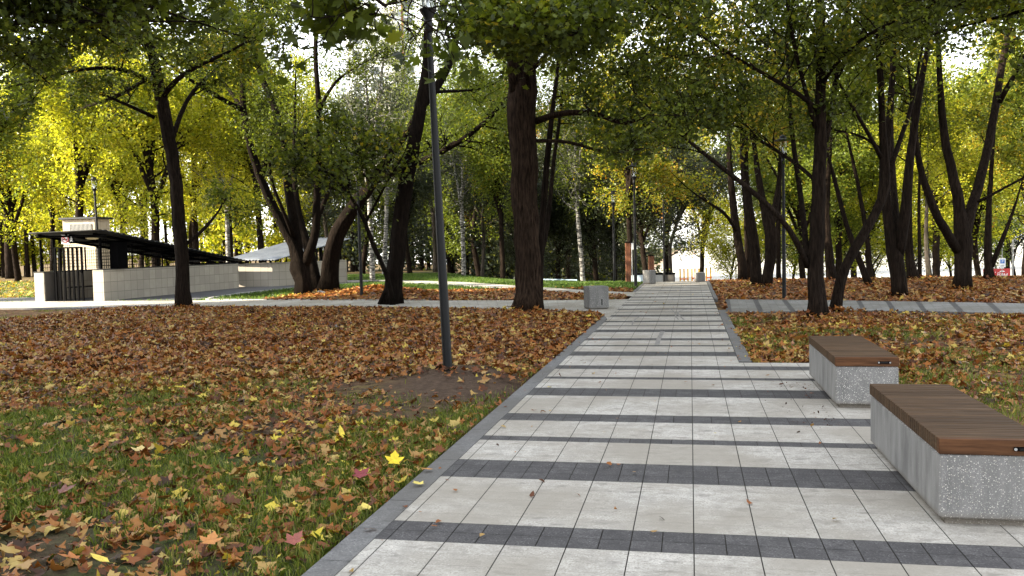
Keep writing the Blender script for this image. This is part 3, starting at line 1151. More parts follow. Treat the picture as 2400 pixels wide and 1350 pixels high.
# ---------------------------------------------------------------- benches
def make_bench(name, label, x0, x1, y0, y1):
    b = empty(name, ((x0 + x1) / 2, (y0 + y1) / 2, 0))
    tag(b, label, 'bench', 'concrete and wood benches on the plaza')
    w, L = (x1 - x0) / 2, (y1 - y0) / 2
    mb = MB(); mb.box(-w + .035, w - .035, -L + .035, L - .035, .0, .0345)
    mb.build('plinth', M['aggregate'], b)
    mb = MB()
    mb.box(-w, w, -L, L, .032, .372, 0, None, .012)
    cb = mb.build('concrete_base', [M['aggregate'], M['cast']], b)
    for pg in cb.data.polygons:
        if abs(pg.normal.x) > .9: pg.material_index = 1
    # seat: slats laid across, with a front board at the near end
    mb = MB()
    n = 38
    rn = []
    yy = -L - .004 + .042
    p = (2 * L + .008 - .042) / n
    vals = []
    for i in range(n):
        a = yy + i * p
        h = .452 + random.uniform(-.0012, .0012)
        mb.box(-w - .004, w + .004, a + .0022, a + p - .0022, .376, h, 0, None, .003)
    o = mb.build('seat', [M['wood'], M['wood_end']], b)
    at_ = o.data.attributes.new('rnd', 'FLOAT', 'FACE')
    fpb = len(mb.f) // n
    vals = np.repeat(np.random.default_rng(int(abs(x0 * 100 + y0 * 10))).random(n), fpb)
    at_.data.foreach_set('value', vals.astype(np.float32))
    mb = MB()
    mb.box(-w - .004, w + .004, -L - .004, -L + .0365, .372, .453, 0, None, .004)
    fb = mb.build('end_board', M['wood_end'], b)
    mb = MB()
    cx = w - .12
    pr = []
    mb.box(cx - .055, cx + .055, -L - .016, -L - .0045, .398, .420, 0, None, .006)
    mb.box(cx - .028, cx + .028, -L - .019, -L - .0162, .403, .415, 1)
    pl = mb.build('latch', [M['black'], M['metal']], b)
    for sx in (-.046, .046):
        mb = MB()
        M4 = Matrix.Translation((cx + sx, -L - .0165, .409)) @ Matrix.Rotation(PI / 2, 4, 'X')
        vs = [M4 @ Vector((.0075 * math.cos(2 * PI * k / 10), .0075 * math.sin(2 * PI * k / 10), zz)) for zz in (0, .004) for k in range(10)]
        mb.mesh(vs, [tuple(range(10, 20))] + [(k, (k + 1) % 10, 10 + (k + 1) % 10, 10 + k) for k in range(10)])
        mb.build('bolt', M['concrete'], pl)
    # black strip painted in as the shadow gap under the seat
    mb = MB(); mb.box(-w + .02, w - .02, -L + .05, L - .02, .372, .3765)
    mb.build('shadow_gap_strip', M['black'], b)
    return b


make_bench('bench', 'nearer grey concrete bench with brown slatted wooden seat, cut by the picture edge', 1.25, 1.77, 4.84, 6.63)
make_bench('bench', 'farther grey concrete bench with brown slatted wooden seat, standing whole behind the nearer one', 1.24, 1.76, 8.09, 9.86)


# ---------------------------------------------------------------- concrete cubes and far street furniture
def cube_block(label, x, y, s, h, rz, slot=False):
    e = empty('concrete_block', (x, y, hz(x, y) - .01), rz)
    tag(e, label, 'concrete block', 'concrete cubes beside the paths')
    mb = MB(); mb.box(-s / 2, s / 2, -s / 2, s / 2, .02, h, 0, None, .018)
    mb.build('body', M['weathered'], e)
    mb = MB(); mb.box(-s / 2 + .03, s / 2 - .03, -s / 2 + .03, s / 2 - .03, -.02, .022)
    mb.build('foot', M['dim'], e)
    if slot:
        mb = MB(); mb.box(.05, .075, -s / 2 - .003, -s / 2 + .01, .10, .24, 0, None, .004)
        mb.build('slot', M['black'], e)


cube_block('speckled concrete cube with a narrow black slot, at the fork of the left paths', -2.13, 20.1, .46, .53, R_(24), True)
cube_block('pale concrete cube on the leaf covered verge in front of the far bench', -1.46, 32.0, .34, .50, R_(47))
cube_block('small grey concrete cube at the far right end of the path', .34, 33.9, .34, .36, R_(10))


def far_bench(label, px, py, w, rz, mat):
    D = 34.5
    p = at(px, py, D)
    e = empty('park_bench', (p.x, p.y, hz(p.x, p.y)), rz)
    tag(e, label, 'bench', 'low benches beyond the cubes')
    mb = MB(); mb.box(-w / 2, w / 2, -.25, .25, 0, .28, 0, None, .01); mb.build('concrete_base', mat, e)
    mb = MB()
    for i in range(5): mb.box(-w / 2 - .02, w / 2 + .02, -.26 + i * .105, -.165 + i * .105, .283, .34, 0, None, .006)
    mb.build('seat', M['black'], e)


far_bench('low pale bench with dark seat beside the tall timber post', 1496, 658, .62, R_(8), M['paleblue'])
far_bench('low grey bench with dark seat just right of the pale concrete cube', 1542, 657, .36, R_(5), M['concrete'])
far_bench('dark low bench by the thin lamp post at the far path end', 1566, 657, .5, R_(5), M['dim'])


def timber_post(label, px, w, ytop, D):
    p = at(px, 657, D)
    base = hz(p.x, p.y)
    top = at(px, ytop, D).z
    e = empty('timber_post', (p.x, p.y, base), R_(10))
    tag(e, label, 'timber post', 'tall dark timber posts')
    ww = w * D / F
    mb = MB()
    k = 3
    for i in range(k): mb.box(-ww / 2 + ww * i / k, -ww / 2 + ww * (i + 1) / k - .008, -.1, .1, -.1, top - base, 0, None, .006)
    mb.build('plank_body', M['rust'], e)
    mb = MB(); mb.box(-ww / 2 - .02, ww / 2 + .02, -.12, .12, top - base + .001, top - base + .03); mb.build('cap', M['black'], e)
    return e


timber_post('tall reddish brown timber post carrying a white notice at its side', 1473, 12, 569, 34.0)
timber_post('second brown timber post in the shade of the dark tree', 1527, 13, 600, 36.0)
p = at(1482, 657, 33.6)
e = empty('notice_sign', (p.x, p.y, hz(p.x, p.y)), R_(11))
tag(e, 'white notice board on a slim pale pole beside the timber post', 'sign')
zt = at(1482, 568, 33.6).z
mb = MB(); mb.tube([(0, 0, -.1), (0, 0, zt)], .016, 8); mb.build('pole', M['concrete'], e)
mb = MB(); mb.box(-.02, .11, -.022, -.017, zt - .24, zt, 0, None, .002); mb.build('board', M['white'], e)


# ---------------------------------------------------------------- lamp posts
LAMP_N = [0]


def lamp(label, px, py, D, ph, r0=.055, lean=(0, 0), head=True):
    p = at(px, py, D)
    zb = hz(p.x, p.y) - .03
    e = empty('lamp_post', (p.x, p.y, zb))
    e.rotation_euler = (lean[0], lean[1], 0)
    tag(e, label, 'lamp post', 'dark park lamp posts')
    mb = MB()
    mb.lathe([(r0 * 1.0, -.25), (r0, .02), (r0 * .98, .9), (r0 * .62, ph - .12)], 20)
    mb.build('pole', M['metal'], e, True)
    mb = MB(); mb.lathe([(r0 * .62, ph - .14), (r0 * .82, ph - .135), (r0 * .82, ph), (r0 * .7, ph + .005), (r0 * .7, ph + .01), (.098, ph + .115), (.102, ph + .13), (.09, ph + .135), (0.001, ph + .135)], 20)
    mb.build('collar', M['metal'], e, True)
    z = ph + .135
    mb = MB(); mb.lathe([(.088, z), (.088, z + .34)], 20); mb.lathe([(.084, z + .34), (.084, z)], 20)
    mb.build('lamp_glass', M['glass'], e, True)
    mb = MB(); mb.lathe([(.03, z), (.034, z + .04), (.022, z + .06), (.022, z + .16), (.005, z + .17)], 12)
    mb.build('bulb', M['reflector'], e, True)
    mb = MB()
    for k in range(3):
        a = k * 2 * PI / 3 + .4
        mb.tube([(.095 * math.cos(a), .095 * math.sin(a), z - .01), (.095 * math.cos(a), .095 * math.sin(a), z + .35)], .006, 6)
    mb.build('stay', M['metal'], e)
    mb = MB(); mb.lathe([(.001, z + .375), (.10, z + .37), (.235, z + .338), (.24, z + .33), (.235, z + .326), (.10, z + .345), (.001, z + .345)], 28)
    mb.build('shade', M['metal'], e, True)
    mb = MB(); mb.lathe([(.085, z + .365), (.08, z + .44), (.05, z + .455), (.001, z + .457)], 18)
    mb.build('cap', M['metal'], e, True)
    return e


lamp('near dark grey lamp post leaning left, rising from bare soil on the left lawn', 1050, 880, 10.25, 4.02, .054, (0, R_(-1.75)))
lamp('slim dark lamp post standing by the leaf mound, head lost in maple leaves', 848, 697, 27.1, 3.9, .05, (0, R_(-.5)))
lamp('dark lamp post with a flat disc shade beyond the right branch path', 1838, 700, 22.1, 3.52, .05)
lamp('lamp post close to the left edge of the path, in front of the timber post', 1490, 673, 29.6, 3.6, .055)
lamp('thin lamp post on the grass left of the timber post', 1440, 656, 35.5, 3.1, .055)
lamp('thin black lamp post at the far left end of the path', 1557, 658, 34.1, 3.2, .04)
lamp('lamp post with a pale disc shade rising behind the shelter roof', 238, 690, 35.0, 4.0, .06, (0, R_(-1.5)))


def thin_pole(label, px, ytop, D):
    p = at(px, 650, D)
    zb = hz(p.x, p.y)
    e = empty('metal_pole', (p.x, p.y, zb))
    tag(e, label, 'pole', 'slim grey poles on the sunlit ground')
    zt = at(px, ytop, D).z - zb
    mb = MB(); mb.lathe([(.05, -.2), (.045, zt)], 10); mb.build('shaft', M['concrete'], e, True)
    mb = MB(); mb.lathe([(.07, -.05), (.07, .25), (.05, .3)], 10); mb.build('base', M['dim'], e, True)


thin_pole('slim grey pole between the red board and the blue car', 2373, 560, 50)
thin_pole('slim grey pole beside the small yellow tree at the path end', 1725, 612, 60)


# ---------------------------------------------------------------- underpass shelters
def clad_prism(name, foot, z0, z1, mat, parent, cap=.05):
    """vertical walls over a footprint, UVs in metres measured from each corner so the panels sit square"""
    vs, fs, uv = [], [], []
    n = len(foot)
    for i in range(n):
        a, b = foot[i], foot[(i + 1) % n]
        L = math.dist(a, b)
        k = len(vs)
        za = (z1[i], z1[(i + 1) % n]) if isinstance(z1, (list, tuple)) else (z1, z1)
        vs += [(a[0], a[1], z0), (b[0], b[1], z0), (b[0], b[1], za[1]), (a[0], a[1], za[0])]
        fs.append((k, k + 1, k + 2, k + 3))
        uv += [(0, 0), (L, 0), (L, za[1] - z0), (0, za[0] - z0)]
    k = len(vs)
    zt = z1 if isinstance(z1, (list, tuple)) else [z1] * n
    vs += [(p[0], p[1], z) for p, z in zip(foot, zt)]
    fs.append(tuple(range(k, k + n)))
    uv += [(p[0], p[1]) for p in foot]
    me = bpy.data.meshes.new(name)
    me.from_pydata(vs, [], fs)
    ul = me.uv_layers.new(name='UVMap')
    ul.data.foreach_set('uv', [c for u in uv for c in u])
    me.materials.append(mat)
    me.update()
    o = bpy.data.objects.new(name, me)
    COL.objects.link(o)
    if parent: o.parent = parent
    return o


def corrugated(name, c00, c10, c11, c01, waves, amp, mat, parent, thick=.012):
    """sheet between four corners; ridges run along c00->c01, waves counted along c00->c10"""
    c00, c10, c11, c01 = map(Vector, (c00, c10, c11, c01))
    nx, ny = waves * 6, 8
    vs, fs = [], []
    nrm = (c10 - c00).cross(c01 - c00).normalized()
    for side in (0, 1):
        for j in range(ny + 1):
            for i in range(nx + 1):
                u, v = i / nx, j / ny
                p = c00.lerp(c10, u).lerp(c01.lerp(c11, u), v)
                vs.append(tuple(p + nrm * (amp * math.sin(u * waves * 2 * PI) - side * thick)))
    m = (nx + 1) * (ny + 1)
    for j in range(ny):
        for i in range(nx):
            a = j * (nx + 1) + i
            fs.append((a, a + 1, a + nx + 2, a + nx + 1))
            fs.append((m + a + nx + 1, m + a + nx + 2, m + a + 1, m + a))
    for i in range(nx):
        a = i; fs.append((a + 1, a, m + a, m + a + 1))
        a = ny * (nx + 1) + i; fs.append((a, a + 1, m + a + 1, m + a))
    for j in range(ny):
        a = j * (nx + 1); b = a + nx + 1; fs.append((a, b, m + b, m + a))
        a = j * (nx + 1) + nx; b = a + nx + 1; fs.append((b, a, m + a, m + b))
    mb = MB(); mb.mesh(vs, fs)
    return mb.build(name, mat, parent, True)


def wire_panel(name, a, b, z0a, z0b, z1a, z1b, step, parent, r=.005):
    a, b = Vector((*a, 0)), Vector((*b, 0))
    L = (b - a).length
    mb = MB()
    k = max(1, round(L / step))
    for i in range(k + 1):
        t = i / k
        p = a.lerp(b, t)
        lo, hi = z0a + (z0b - z0a) * t, z1a + (z1b - z1a) * t
        if hi - lo > .05: mb.bar((p.x, p.y, lo), (p.x, p.y, hi), r * 2)
    zz = max(z0a, z0b) + step
    while zz < max(z1a, z1b):
        ta, tb = 0.0, 1.0
        if abs(z1b - z1a) > 1e-6:
            tc = (zz - z1a) / (z1b - z1a)
            if z1b < z1a: tb = min(1, tc)
            else: ta = max(0, tc)
        if tb > ta:
            p, q = a.lerp(b, ta), a.lerp(b, tb)
            mb.bar((p.x, p.y, zz), (q.x, q.y, zz), r * 2)
        zz += step
    return mb.build(name, M['black'], parent)


def text_obj(txt, size, mat, M4, parent, name, spacing=1.0, shear=0.0, ext=.002):
    cu = bpy.data.curves.new(name, 'FONT')
    cu.body = txt; cu.size = size; cu.align_x = 'CENTER'; cu.align_y = 'CENTER'; cu.extrude = ext
    cu.space_line = .8; cu.shear = shear; cu.space_character = spacing
    t = bpy.data.objects.new('tmp', cu)
    COL.objects.link(t)
    dg = bpy.context.evaluated_depsgraph_get()
    me = bpy.data.meshes.new_from_object(t.evaluated_get(dg))
    bpy.data.objects.remove(t)
    me.transform(M4)
    me.materials.clear(); me.materials.append(mat)
    o = bpy.data.objects.new(name, me)
    COL.objects.link(o)
    if parent: o.parent = parent
    return o


def shelter_front():
    S = empty('underpass_shelter', (0, 0, 0))
    tag(S, 'stair shelter with black sloping roof, barred gate and pale stone walls', 'shelter', 'pedestrian underpass shelters')
    Y0 = 25.0
    xo, xi, xj, xr = -21.0, -20.64, -18.84, -18.45
    zt = .99
    clad_prism('side_wall', [(xr, Y0), (-18.12, 33.0), (-18.48, 33.0), (xj, Y0)], -.06, zt, M['clad'], S)
    clad_prism('side_wall', [(xi, Y0), (-20.3, 33.0), (-20.66, 33.0), (xo, Y0)], -.06, zt - .05, M['clad'], S)
    clad_prism('end_wall', [(-18.49, 32.6), (-18.49, 32.9), (-20.29, 32.9), (-20.29, 32.6)], -.06, zt, M['clad'], S)
    # coping
    mb = MB()
    for (a, b, z) in (((xr + .01, Y0 - .01), (-18.11, 33.01), zt), ((xi + .01, Y0 - .01), (-20.29, 33.01), zt - .05)):
        w = .38
        mb.mesh([(a[0], a[1], z + .002), (b[0], b[1], z + .002), (b[0] - w, b[1], z + .002), (a[0] - w - .01, a[1], z + .002),
                 (a[0], a[1], z + .03), (b[0], b[1], z + .03), (b[0] - w, b[1], z + .03), (a[0] - w - .01, a[1], z + .03)],
                [(4, 5, 6, 7), (0, 1, 5, 4), (1, 2, 6, 5), (2, 3, 7, 6), (3, 0, 4, 7)])
    mb.build('coping', M['roofsheet'], S)
    # landing and first treads, coloured dark to stand in for the unlit stairwell
    mb = MB()
    mb.box(xi + .005, xj - .005, Y0 + .02, Y0 + 1.2, -.05, -.012)
    for i in range(6): mb.box(xi + .01, xj - .01, Y0 + 1.21 + i * .3, Y0 + 1.5 + i * .3, -.06, -.035 + .0005 * i)
    mb.build('stair', M['dim'], S)
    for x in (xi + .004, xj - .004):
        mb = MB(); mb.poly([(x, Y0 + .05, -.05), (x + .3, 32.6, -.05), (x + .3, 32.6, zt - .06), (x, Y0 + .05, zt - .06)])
        mb.build('dark_inner_sheet', M['dim'], S)  # dark sheet over the stone, painting in the shaded interior
    # roof
    zf, zb = 2.24, 1.10
    yf, yb = 24.3, 33.5
    corrugated('roof', (-20.55, yf, zf - .03), (-20.6, yb, zb - .03), (-18.05, yb, zb), (-17.93, yf, zf + .02), 30, .022, M['roofsheet'], S)
    mb = MB()
    for x in (-20.4, -19.4, -18.4):
        mb.bar((x, yf + .25, zf - .10), (x + .05, yb - .1, zb - .07), .06)
    for i in range(7):
        t = i / 6
        y = yf + .3 + (yb - yf - .5) * t
        z = zf - .115 + (zb - zf) * (y - yf) / (yb - yf)
        mb.bar((-20.5, y, z), (-18.0, y, z), .045)
    mb.build('roof_frame', M['black'], S)

    def zroof(y): return zf - .12 + (zb - zf) * (y - yf) / (yb - yf)
    for (x, y) in [(xr - .17, Y0 + .15), (-18.32 - .25, Y0 + 1.7), (-18.2 - .29, Y0 + 3.3), (-18.42, Y0 + 4.8), (-18.36, Y0 + 6.3), (-18.31, Y0 + 7.6),
                   (-20.82, Y0 + .15), (-20.75, Y0 + 2.2), (-20.66, Y0 + 4.2), (-20.58, Y0 + 6.2), (xi + .3, Y0 + .15)]:
        mb = MB(); mb.bar((x, y, zt - .06 if x != xi + .3 else 0), (x, y, zroof(y)), .07 if y < Y0 + 1 else .05)
        mb.build('post', M['black'], S)
    wire_panel('mesh_panel', (xr - .17, Y0 + .2), (-18.31, Y0 + 7.6), zt + .03, zt + .03, zroof(Y0 + .2), zroof(Y0 + 7.6), .105, S)
    wire_panel('mesh_panel', (-20.82, Y0 + .2), (-20.5, Y0 + 7.6), zt, zt, zroof(Y0 + .2), zroof(Y0 + 7.6), .105, S)
    # dark distribution cabinet on the wall
    mb = MB(); mb.box(-18.58, -18.28, Y0 + .55, Y0 + 1.05, zt + .031, zroof(Y0 + 1.1) - .02); mb.build('cabinet', M['black'], S)
    # gate
    g = MB()
    gx0, gx1 = onY(129, 600, Y0 + .08).x, onY(191, 600, Y0 + .08).x
    gt = onY(160, 579, Y0 + .08).z
    n = 7
    for i in range(n):
        x = gx0 + (gx1 - gx0) * i / (n - 1)
        g.box(x - .03, x + .03, Y0 + .055, Y0 + .105, .01, gt - .041)
    g.box(gx0 - .03, gx1 + .03, Y0 + .053, Y0 + .107, gt - .04, gt)
    go = g.build('gate', M['black'], S)
    mb = MB(); mb.box(gx1 - .05, gx1 + .02, Y0 + .01, Y0 + .054, .92, 1.02, 0, None, .006); mb.build('lock', M['black'], go)
    mb = MB()
    mb.tube([(gx1 - .9, Y0 + .5, .42), (gx1 + .02, Y0 + .5, .46), (xj - .06, Y0 + 1.2, .44), (xj + .1, Y0 + 4.0, -.04)], .022, 8)
    mb.build('handrail', M['black'], S)
    # ceiling light
    c = onY(207, 564, 25.3)
    mb = MB()
    prof = [(.001, -.05), (.10, -.046), (.16, -.02), (.17, 0), (.001, .0)]
    mb.lathe(prof, 20)
    lo = mb.build('ceiling_light', plain('lamp_diffuser', (.75, .68, .45), .4), S, True)
    lo.location = (c.x, 25.5, zroof(25.5) + .06); lo.scale = (1.5, .8, 1)
    lo.rotation_euler = (R_(-7), 0, 0)
    # pictogram plates hung under the eave
    c = onY(153, 561, 24.6)
    s = .145
    mb = MB(); mb.box(c.x - s, c.x + s, 24.60, 24.612, c.z - s, c.z + s, 0, None, .003)
    sg = mb.build('sign_plate', M['white'], S)
    sg['label'] = 'white no smoking plate with a red ring'
    mb = MB()
    for k in range(28):
        a, b = 2 * PI * k / 28, 2 * PI * (k + 1) / 28
        ro, ri = s * .86, s * .66
        mb.poly([(c.x + ro * math.cos(a), 24.596, c.z + ro * math.sin(a)), (c.x + ri * math.cos(a), 24.596, c.z + ri * math.sin(a)), (c.x + ri * math.cos(b), 24.596, c.z + ri * math.sin(b)), (c.x + ro * math.cos(b), 24.596, c.z + ro * math.sin(b))])
    d = s * .52
    mb.poly([(c.x - d - .012, 24.594, c.z + d - .012), (c.x - d + .012, 24.594, c.z + d + .012), (c.x + d + .012, 24.594, c.z - d + .012), (c.x + d - .012, 24.594, c.z - d - .012)])
    mb.build('red_ring', M['red'], sg)
    mb = MB(); mb.box(c.x - s * .55, c.x + s * .55, 24.597, 24.599, c.z - .016, c.z + .016); mb.build('cigarette', M['black'], sg)
    c2 = onY(167, 560, 24.6)
    mb = MB(); mb.box(c2.x - .115, c2.x + .115, 24.60, 24.612, c2.z - .13, c2.z + .13, 0, None, .003)
    s2 = mb.build('sign_plate', M['black'], S)
    s2['label'] = 'black plate with a small white walking figure'
    mb = MB()
    Y = 24.595
    for a, b in (((0, .03), (0, -.02)), ((0, .02), (-.05, -.01)), ((0, .02), (.05, -.01)), ((0, -.02), (-.05, -.09)), ((0, -.02), (.05, -.09)), ((0, -.02), (0, -.08))):
        mb.bar((c2.x + a[0], Y, c2.z + a[1]), (c2.x + b[0], Y, c2.z + b[1]), .012)
    mb.box(c2.x - .016, c2.x + .016, Y - .004, Y + .004, c2.z + .045, c2.z + .077)
    mb.build('pictogram', M['white'], s2)


shelter_front()


def shelter_back():
    S = empty('underpass_shelter', (0, 0, 0))
    tag(S, 'second stair shelter with corrugated roof coloured pale as if reflecting sky, behind the forked trees', 'shelter', 'pedestrian underpass shelters')
    A, B = Vector((-18.62, 33.9, 0)), Vector((-17.1, 33.95, 0))
    d = Vector((1.72, 3.0, 0)).normalized()
    L = 3.46
    C_, D_ = B + d * L, A + d * L
    nr = Vector((-d.y, d.x, 0)) * .3
    zt = .99
    f2 = lambda v: (v.x, v.y)
    clad_prism('front_wall', [f2(A), f2(B), f2(B + Vector((-.06, .3, 0))), f2(A + Vector((.1, .3, 0)))], -.06, zt - .012, M['clad'], S)
    clad_prism('side_wall', [f2(B + d * .002), f2(C_), f2(C_ + nr), f2(B + nr + d * .1)], -.06, zt, M['clad'], S)
    clad_prism('pier', [f2(C_ + d * .004), (C_.x + .26, C_.y + .05), (C_.x + .2, C_.y + .4), f2(C_ + d * .4)], -.06, zt + .02, M['clad'], S)
    clad_prism('side_wall', [f2(A - nr * .0 + d * .35), f2(D_), f2(D_ + nr), f2(A + nr + d * .35)], -.06, zt - .02, M['clad'], S)
    z0, z1 = 1.13, 2.02
    a0, b0 = A + Vector((-.55, -.25, z0)), B + Vector((.28, -.3, z0 - .02))
    c1, d1 = b0 + d * 4.0, a0 + d * 4.0
    c1.z = z1 - .06; d1.z = z1 + .02
    corrugated('roof', a0, b0, c1, d1, 16, .022, M['roof_skysheen'], S)
    mb = MB()
    for t in (.05, .35, .65, .95):
        p, q = a0.lerp(d1, t), b0.lerp(c1, t)
        p.z -= .06; q.z -= .06
        mb.bar(p, q, .05)
    mb.build('roof_frame', M['black'], S)
    for k in range(14):
        t = k / 13
        p = (B + nr * .5).lerp(C_ + nr * .5, t)
        zr = z0 + (z1 - z0) * (.08 + .86 * t) - .06
        if zr - zt > .03:
            mb = MB(); mb.bar((p.x, p.y, zt - .03), (p.x, p.y, zr), .045); mb.build('post', M['black'], S)
    for k in range(7):
        p = (A + Vector((.05, .12, 0))).lerp(B + Vector((-.1, .12, 0)), k / 6)
        mb = MB(); mb.bar((p.x, p.y, zt - .03), (p.x, p.y, z0 - .03), .045); mb.build('post', M['black'], S)
    mb = MB()
    for k in range(9):
        p = (C_ + d * .1).lerp(D_ + d * .1, k / 8)
        mb.bar((p.x, p.y, 0), (p.x, p.y, z1 - .08), .05)
    mb.build('gate', M['black'], S)


shelter_back()


def kiosk():
    Y = 33.2
    x0, x1 = onY(150, 600, Y).x, onY(225, 600, Y).x
    zt = onY(190, 514, Y).z
    K = empty('ventilation_kiosk', ((x0 + x1) / 2, Y, 0))
    tag(K, 'cream stone ventilation tower with a flat dark roof, rising behind the shelter', 'ventilation tower')
    w = (x1 - x0) / 2
    o = clad_prism('wall', [(-w, 0), (w, 0), (w + .1, .85), (-w + .1, .85)], -.06, zt, M['clad_warm'], K)
    mb = MB(); mb.box(-w - .1, w + .18, -.12, 1.0, zt + .002, zt + .09, 0, None, .01); mb.build('roof', M['roofsheet'], K)
    gz0, gz1 = onY(190, 545, Y).z, onY(190, 525, Y).z
    g0, g1 = onY(165, 530, Y).x - K.location.x, onY(214, 530, Y).x - K.location.x
    mb = MB(); mb.box(g0, g1, -.012, -.004, gz0, gz1); 
    gr = mb.build('grille', M['dim'], K)
    mb = MB()
    n = 16
    for i in range(n + 1):
        x = g0 + (g1 - g0) * i / n
        mb.box(x - .012, x + .012, -.035, -.0125, gz0, gz1)
    mb.build('grille_bars', M['concrete'], gr)


kiosk()


# ---------------------------------------------------------------- far things beyond the crest
def billboard():
    D = 58
    c = at(2336, 645, D)
    e = empty('billboard', (c.x, c.y, hz(c.x, c.y)), YAW * .4)
    tag(e, 'red advertising board with white cartoonish lettering behind the forked tree', 'billboard')
    zz = c.z - e.location.z
    w, h = .84, .56
    mb = MB(); mb.box(-w, w, -.04, .04, zz - h, zz + .43, 0, None, .01); bd = mb.build('board', M['red'], e)
    for x in (-w + .15, w - .15):
        mb = MB(); mb.box(x - .04, x + .04, -.038, .038, -.1, zz - h - .002); mb.build('post', M['concrete'], e)
    R4 = Matrix.Rotation(PI / 2, 4, 'X')
    text_obj('Вам\nвезём', .36, M['white'], Matrix.Translation((.32, -.044, zz - .12)) @ R4, bd, 'lettering', .95, .15)
    mb = MB()
    for k in range(10):
        a, b = PI * k / 10, PI * (k + 1) / 10
        mb.poly([(.32, -.046, zz + .22), (.32 + .17 * math.cos(a), -.046, zz + .22 + .08 * math.sin(a)), (.32 + .17 * math.cos(b), -.046, zz + .22 + .08 * math.sin(b))])
    for k in range(14):
        a, b = 2 * PI * k / 14, 2 * PI * (k + 1) / 14
        mb.poly([(-.42 + .26 * math.cos(a), -.046, zz - .12 + .17 * math.sin(a)), (-.42 + .18 * math.cos(a), -.046, zz - .10 + .10 * math.sin(a)), (-.42 + .18 * math.cos(b), -.046, zz - .10 + .10 * math.sin(b)), (-.42 + .26 * math.cos(b), -.046, zz - .12 + .17 * math.sin(b))])
    for (x, z) in ((-.1, .2), (-.22, .3), (-.05, -.05), (-.7, .22)):
        mb.poly([(x - .03, -.046, zz + z), (x, -.046, zz + z - .04), (x + .03, -.046, zz + z), (x, -.046, zz + z + .04)])
    mb.build('artwork', M['white'], bd)


billboard()


def parking_sign():
    D = 56
    c = at(2349, 613, D)
    e = empty('parking_sign', (c.x, c.y, hz(c.x, c.y)), YAW * .4)
    tag(e, 'blue parking sign with a white letter P above a white plate', 'sign')
    z = c.z - e.location.z
    zt = at(2349, 585, D).z - e.location.z
    mb = MB(); mb.tube([(0, .03, -.1), (0, .03, zt)], .025, 8); mb.build('pole', M['concrete'], e)
    mb = MB(); mb.box(-.2, .2, -.012, .0, z - .36, z - .19, 0, None, .003); mb.box(-.2, .2, -.012, .0, z - .188, z + .2, 0, None, .003)
    mb.build('white_plate', M['white'], e)
    mb = MB(); mb.box(-.12, .14, -.017, -.0125, z - .12, z + .13, 0, None, .002); bp_ = mb.build('blue_plate', M['signblue'], e)
    R4 = Matrix.Rotation(PI / 2, 4, 'X')
    text_obj('P', .24, M['white'], Matrix.Translation((.01, -.020, z + .005)) @ R4, bp_, 'letter')
    mb = MB(); mb.box(-.12, .1, -.016, -.0125, z - .30, z - .27); mb.box(-.06, .14, -.016, -.0125, z - .25, z - .235); mb.build('small_print', M['dim'], e)


parking_sign()


def car(label, px, py, D, rz, mat):
    c = at(px, py, D)
    e = empty('parked_car', (c.x, c.y, hz(c.x, c.y) + .06), rz)
    tag(e, label, 'car', 'cars parked beyond the trees')
    prof = [(-2.1, .32), (-2.15, .75), (-1.95, .88), (-1.6, .93), (-1.05, 1.42), (-.6, 1.5), (.55, 1.48), (1.15, .98), (1.95, .86), (2.15, .7), (2.15, .32)]
    w = .86
    mb = MB()
    n = len(prof)
    rows = []
    for (yy, k) in ((-w, .97), (-w + .06, 1.0), (w - .06, 1.0), (w, .97)):
        rows.append([(x * (k if abs(x) > 1.9 else 1), yy * (1 - .16 * max(0, z - .9) / .6), z) for x, z in prof])
    vs = [p for r_ in rows for p in r_]
    fs = []
    for j in range(3):
        for i in range(n):
            i2 = (i + 1) % n
            fs.append((j * n + i, j * n + i2, (j + 1) * n + i2, (j + 1) * n + i))
    fs.append(tuple(reversed(range(n)))); fs.append(tuple(range(3 * n, 4 * n)))
    mb.mesh(vs, fs)
    mb.build('body', mat, e)
    for s in (-1, 1):
        mb = MB()
        y = s * (w + .004)
        k = lambda z: y * (1 - .16 * max(0, z - .9) / .6)
        mb.poly([(-1.35, k(.96), .96), (-.98, k(1.36), 1.36), (-.05, k(1.40), 1.40), (-.05, k(.96), .96)])
        mb.poly([(.03, k(.96), .96), (.03, k(1.40), 1.40), (.5, k(1.39), 1.39), (.98, k(1.0), 1.0)])
        mb.build('side_window', M['windscreen'], e)
    mb = MB(); mb.poly([(.60, -.66, 1.46), (1.14, -.76, 1.01), (1.14, .76, 1.01), (.60, .66, 1.46)]); mb.build('windscreen', M['windscreen'], e, loc=(.012, 0, .012))
    for x in (-1.3, 1.32):
        for s in (-1, 1):
            wb = MB()
            prof2 = [(.001, -.1), (.2, -.1), (.31, -.09), (.32, -.07), (.32, .07), (.31, .09), (.2, .1), (.001, .1)]
            wb.lathe(prof2, 18)
            wo = wb.build('wheel', M['tyre'], e, True)
            wo.location = (x, s * .80, .32); wo.rotation_euler = (PI / 2, 0, 0)
            hb = MB(); hb.lathe([(.001, .102), (.19, .102), (.19, .09)], 14); hb.lathe([(.19, -.09), (.19, -.102), (.001, -.102)], 14); hb.build('rim', M['concrete'], wo)
    for s in (-1, 1):
        mb = MB(); mb.box(2.06, 2.16, s * .62 - .14, s * .62 + .14, .64, .76, 0, None, .02); mb.build('headlight', M['white'], e)


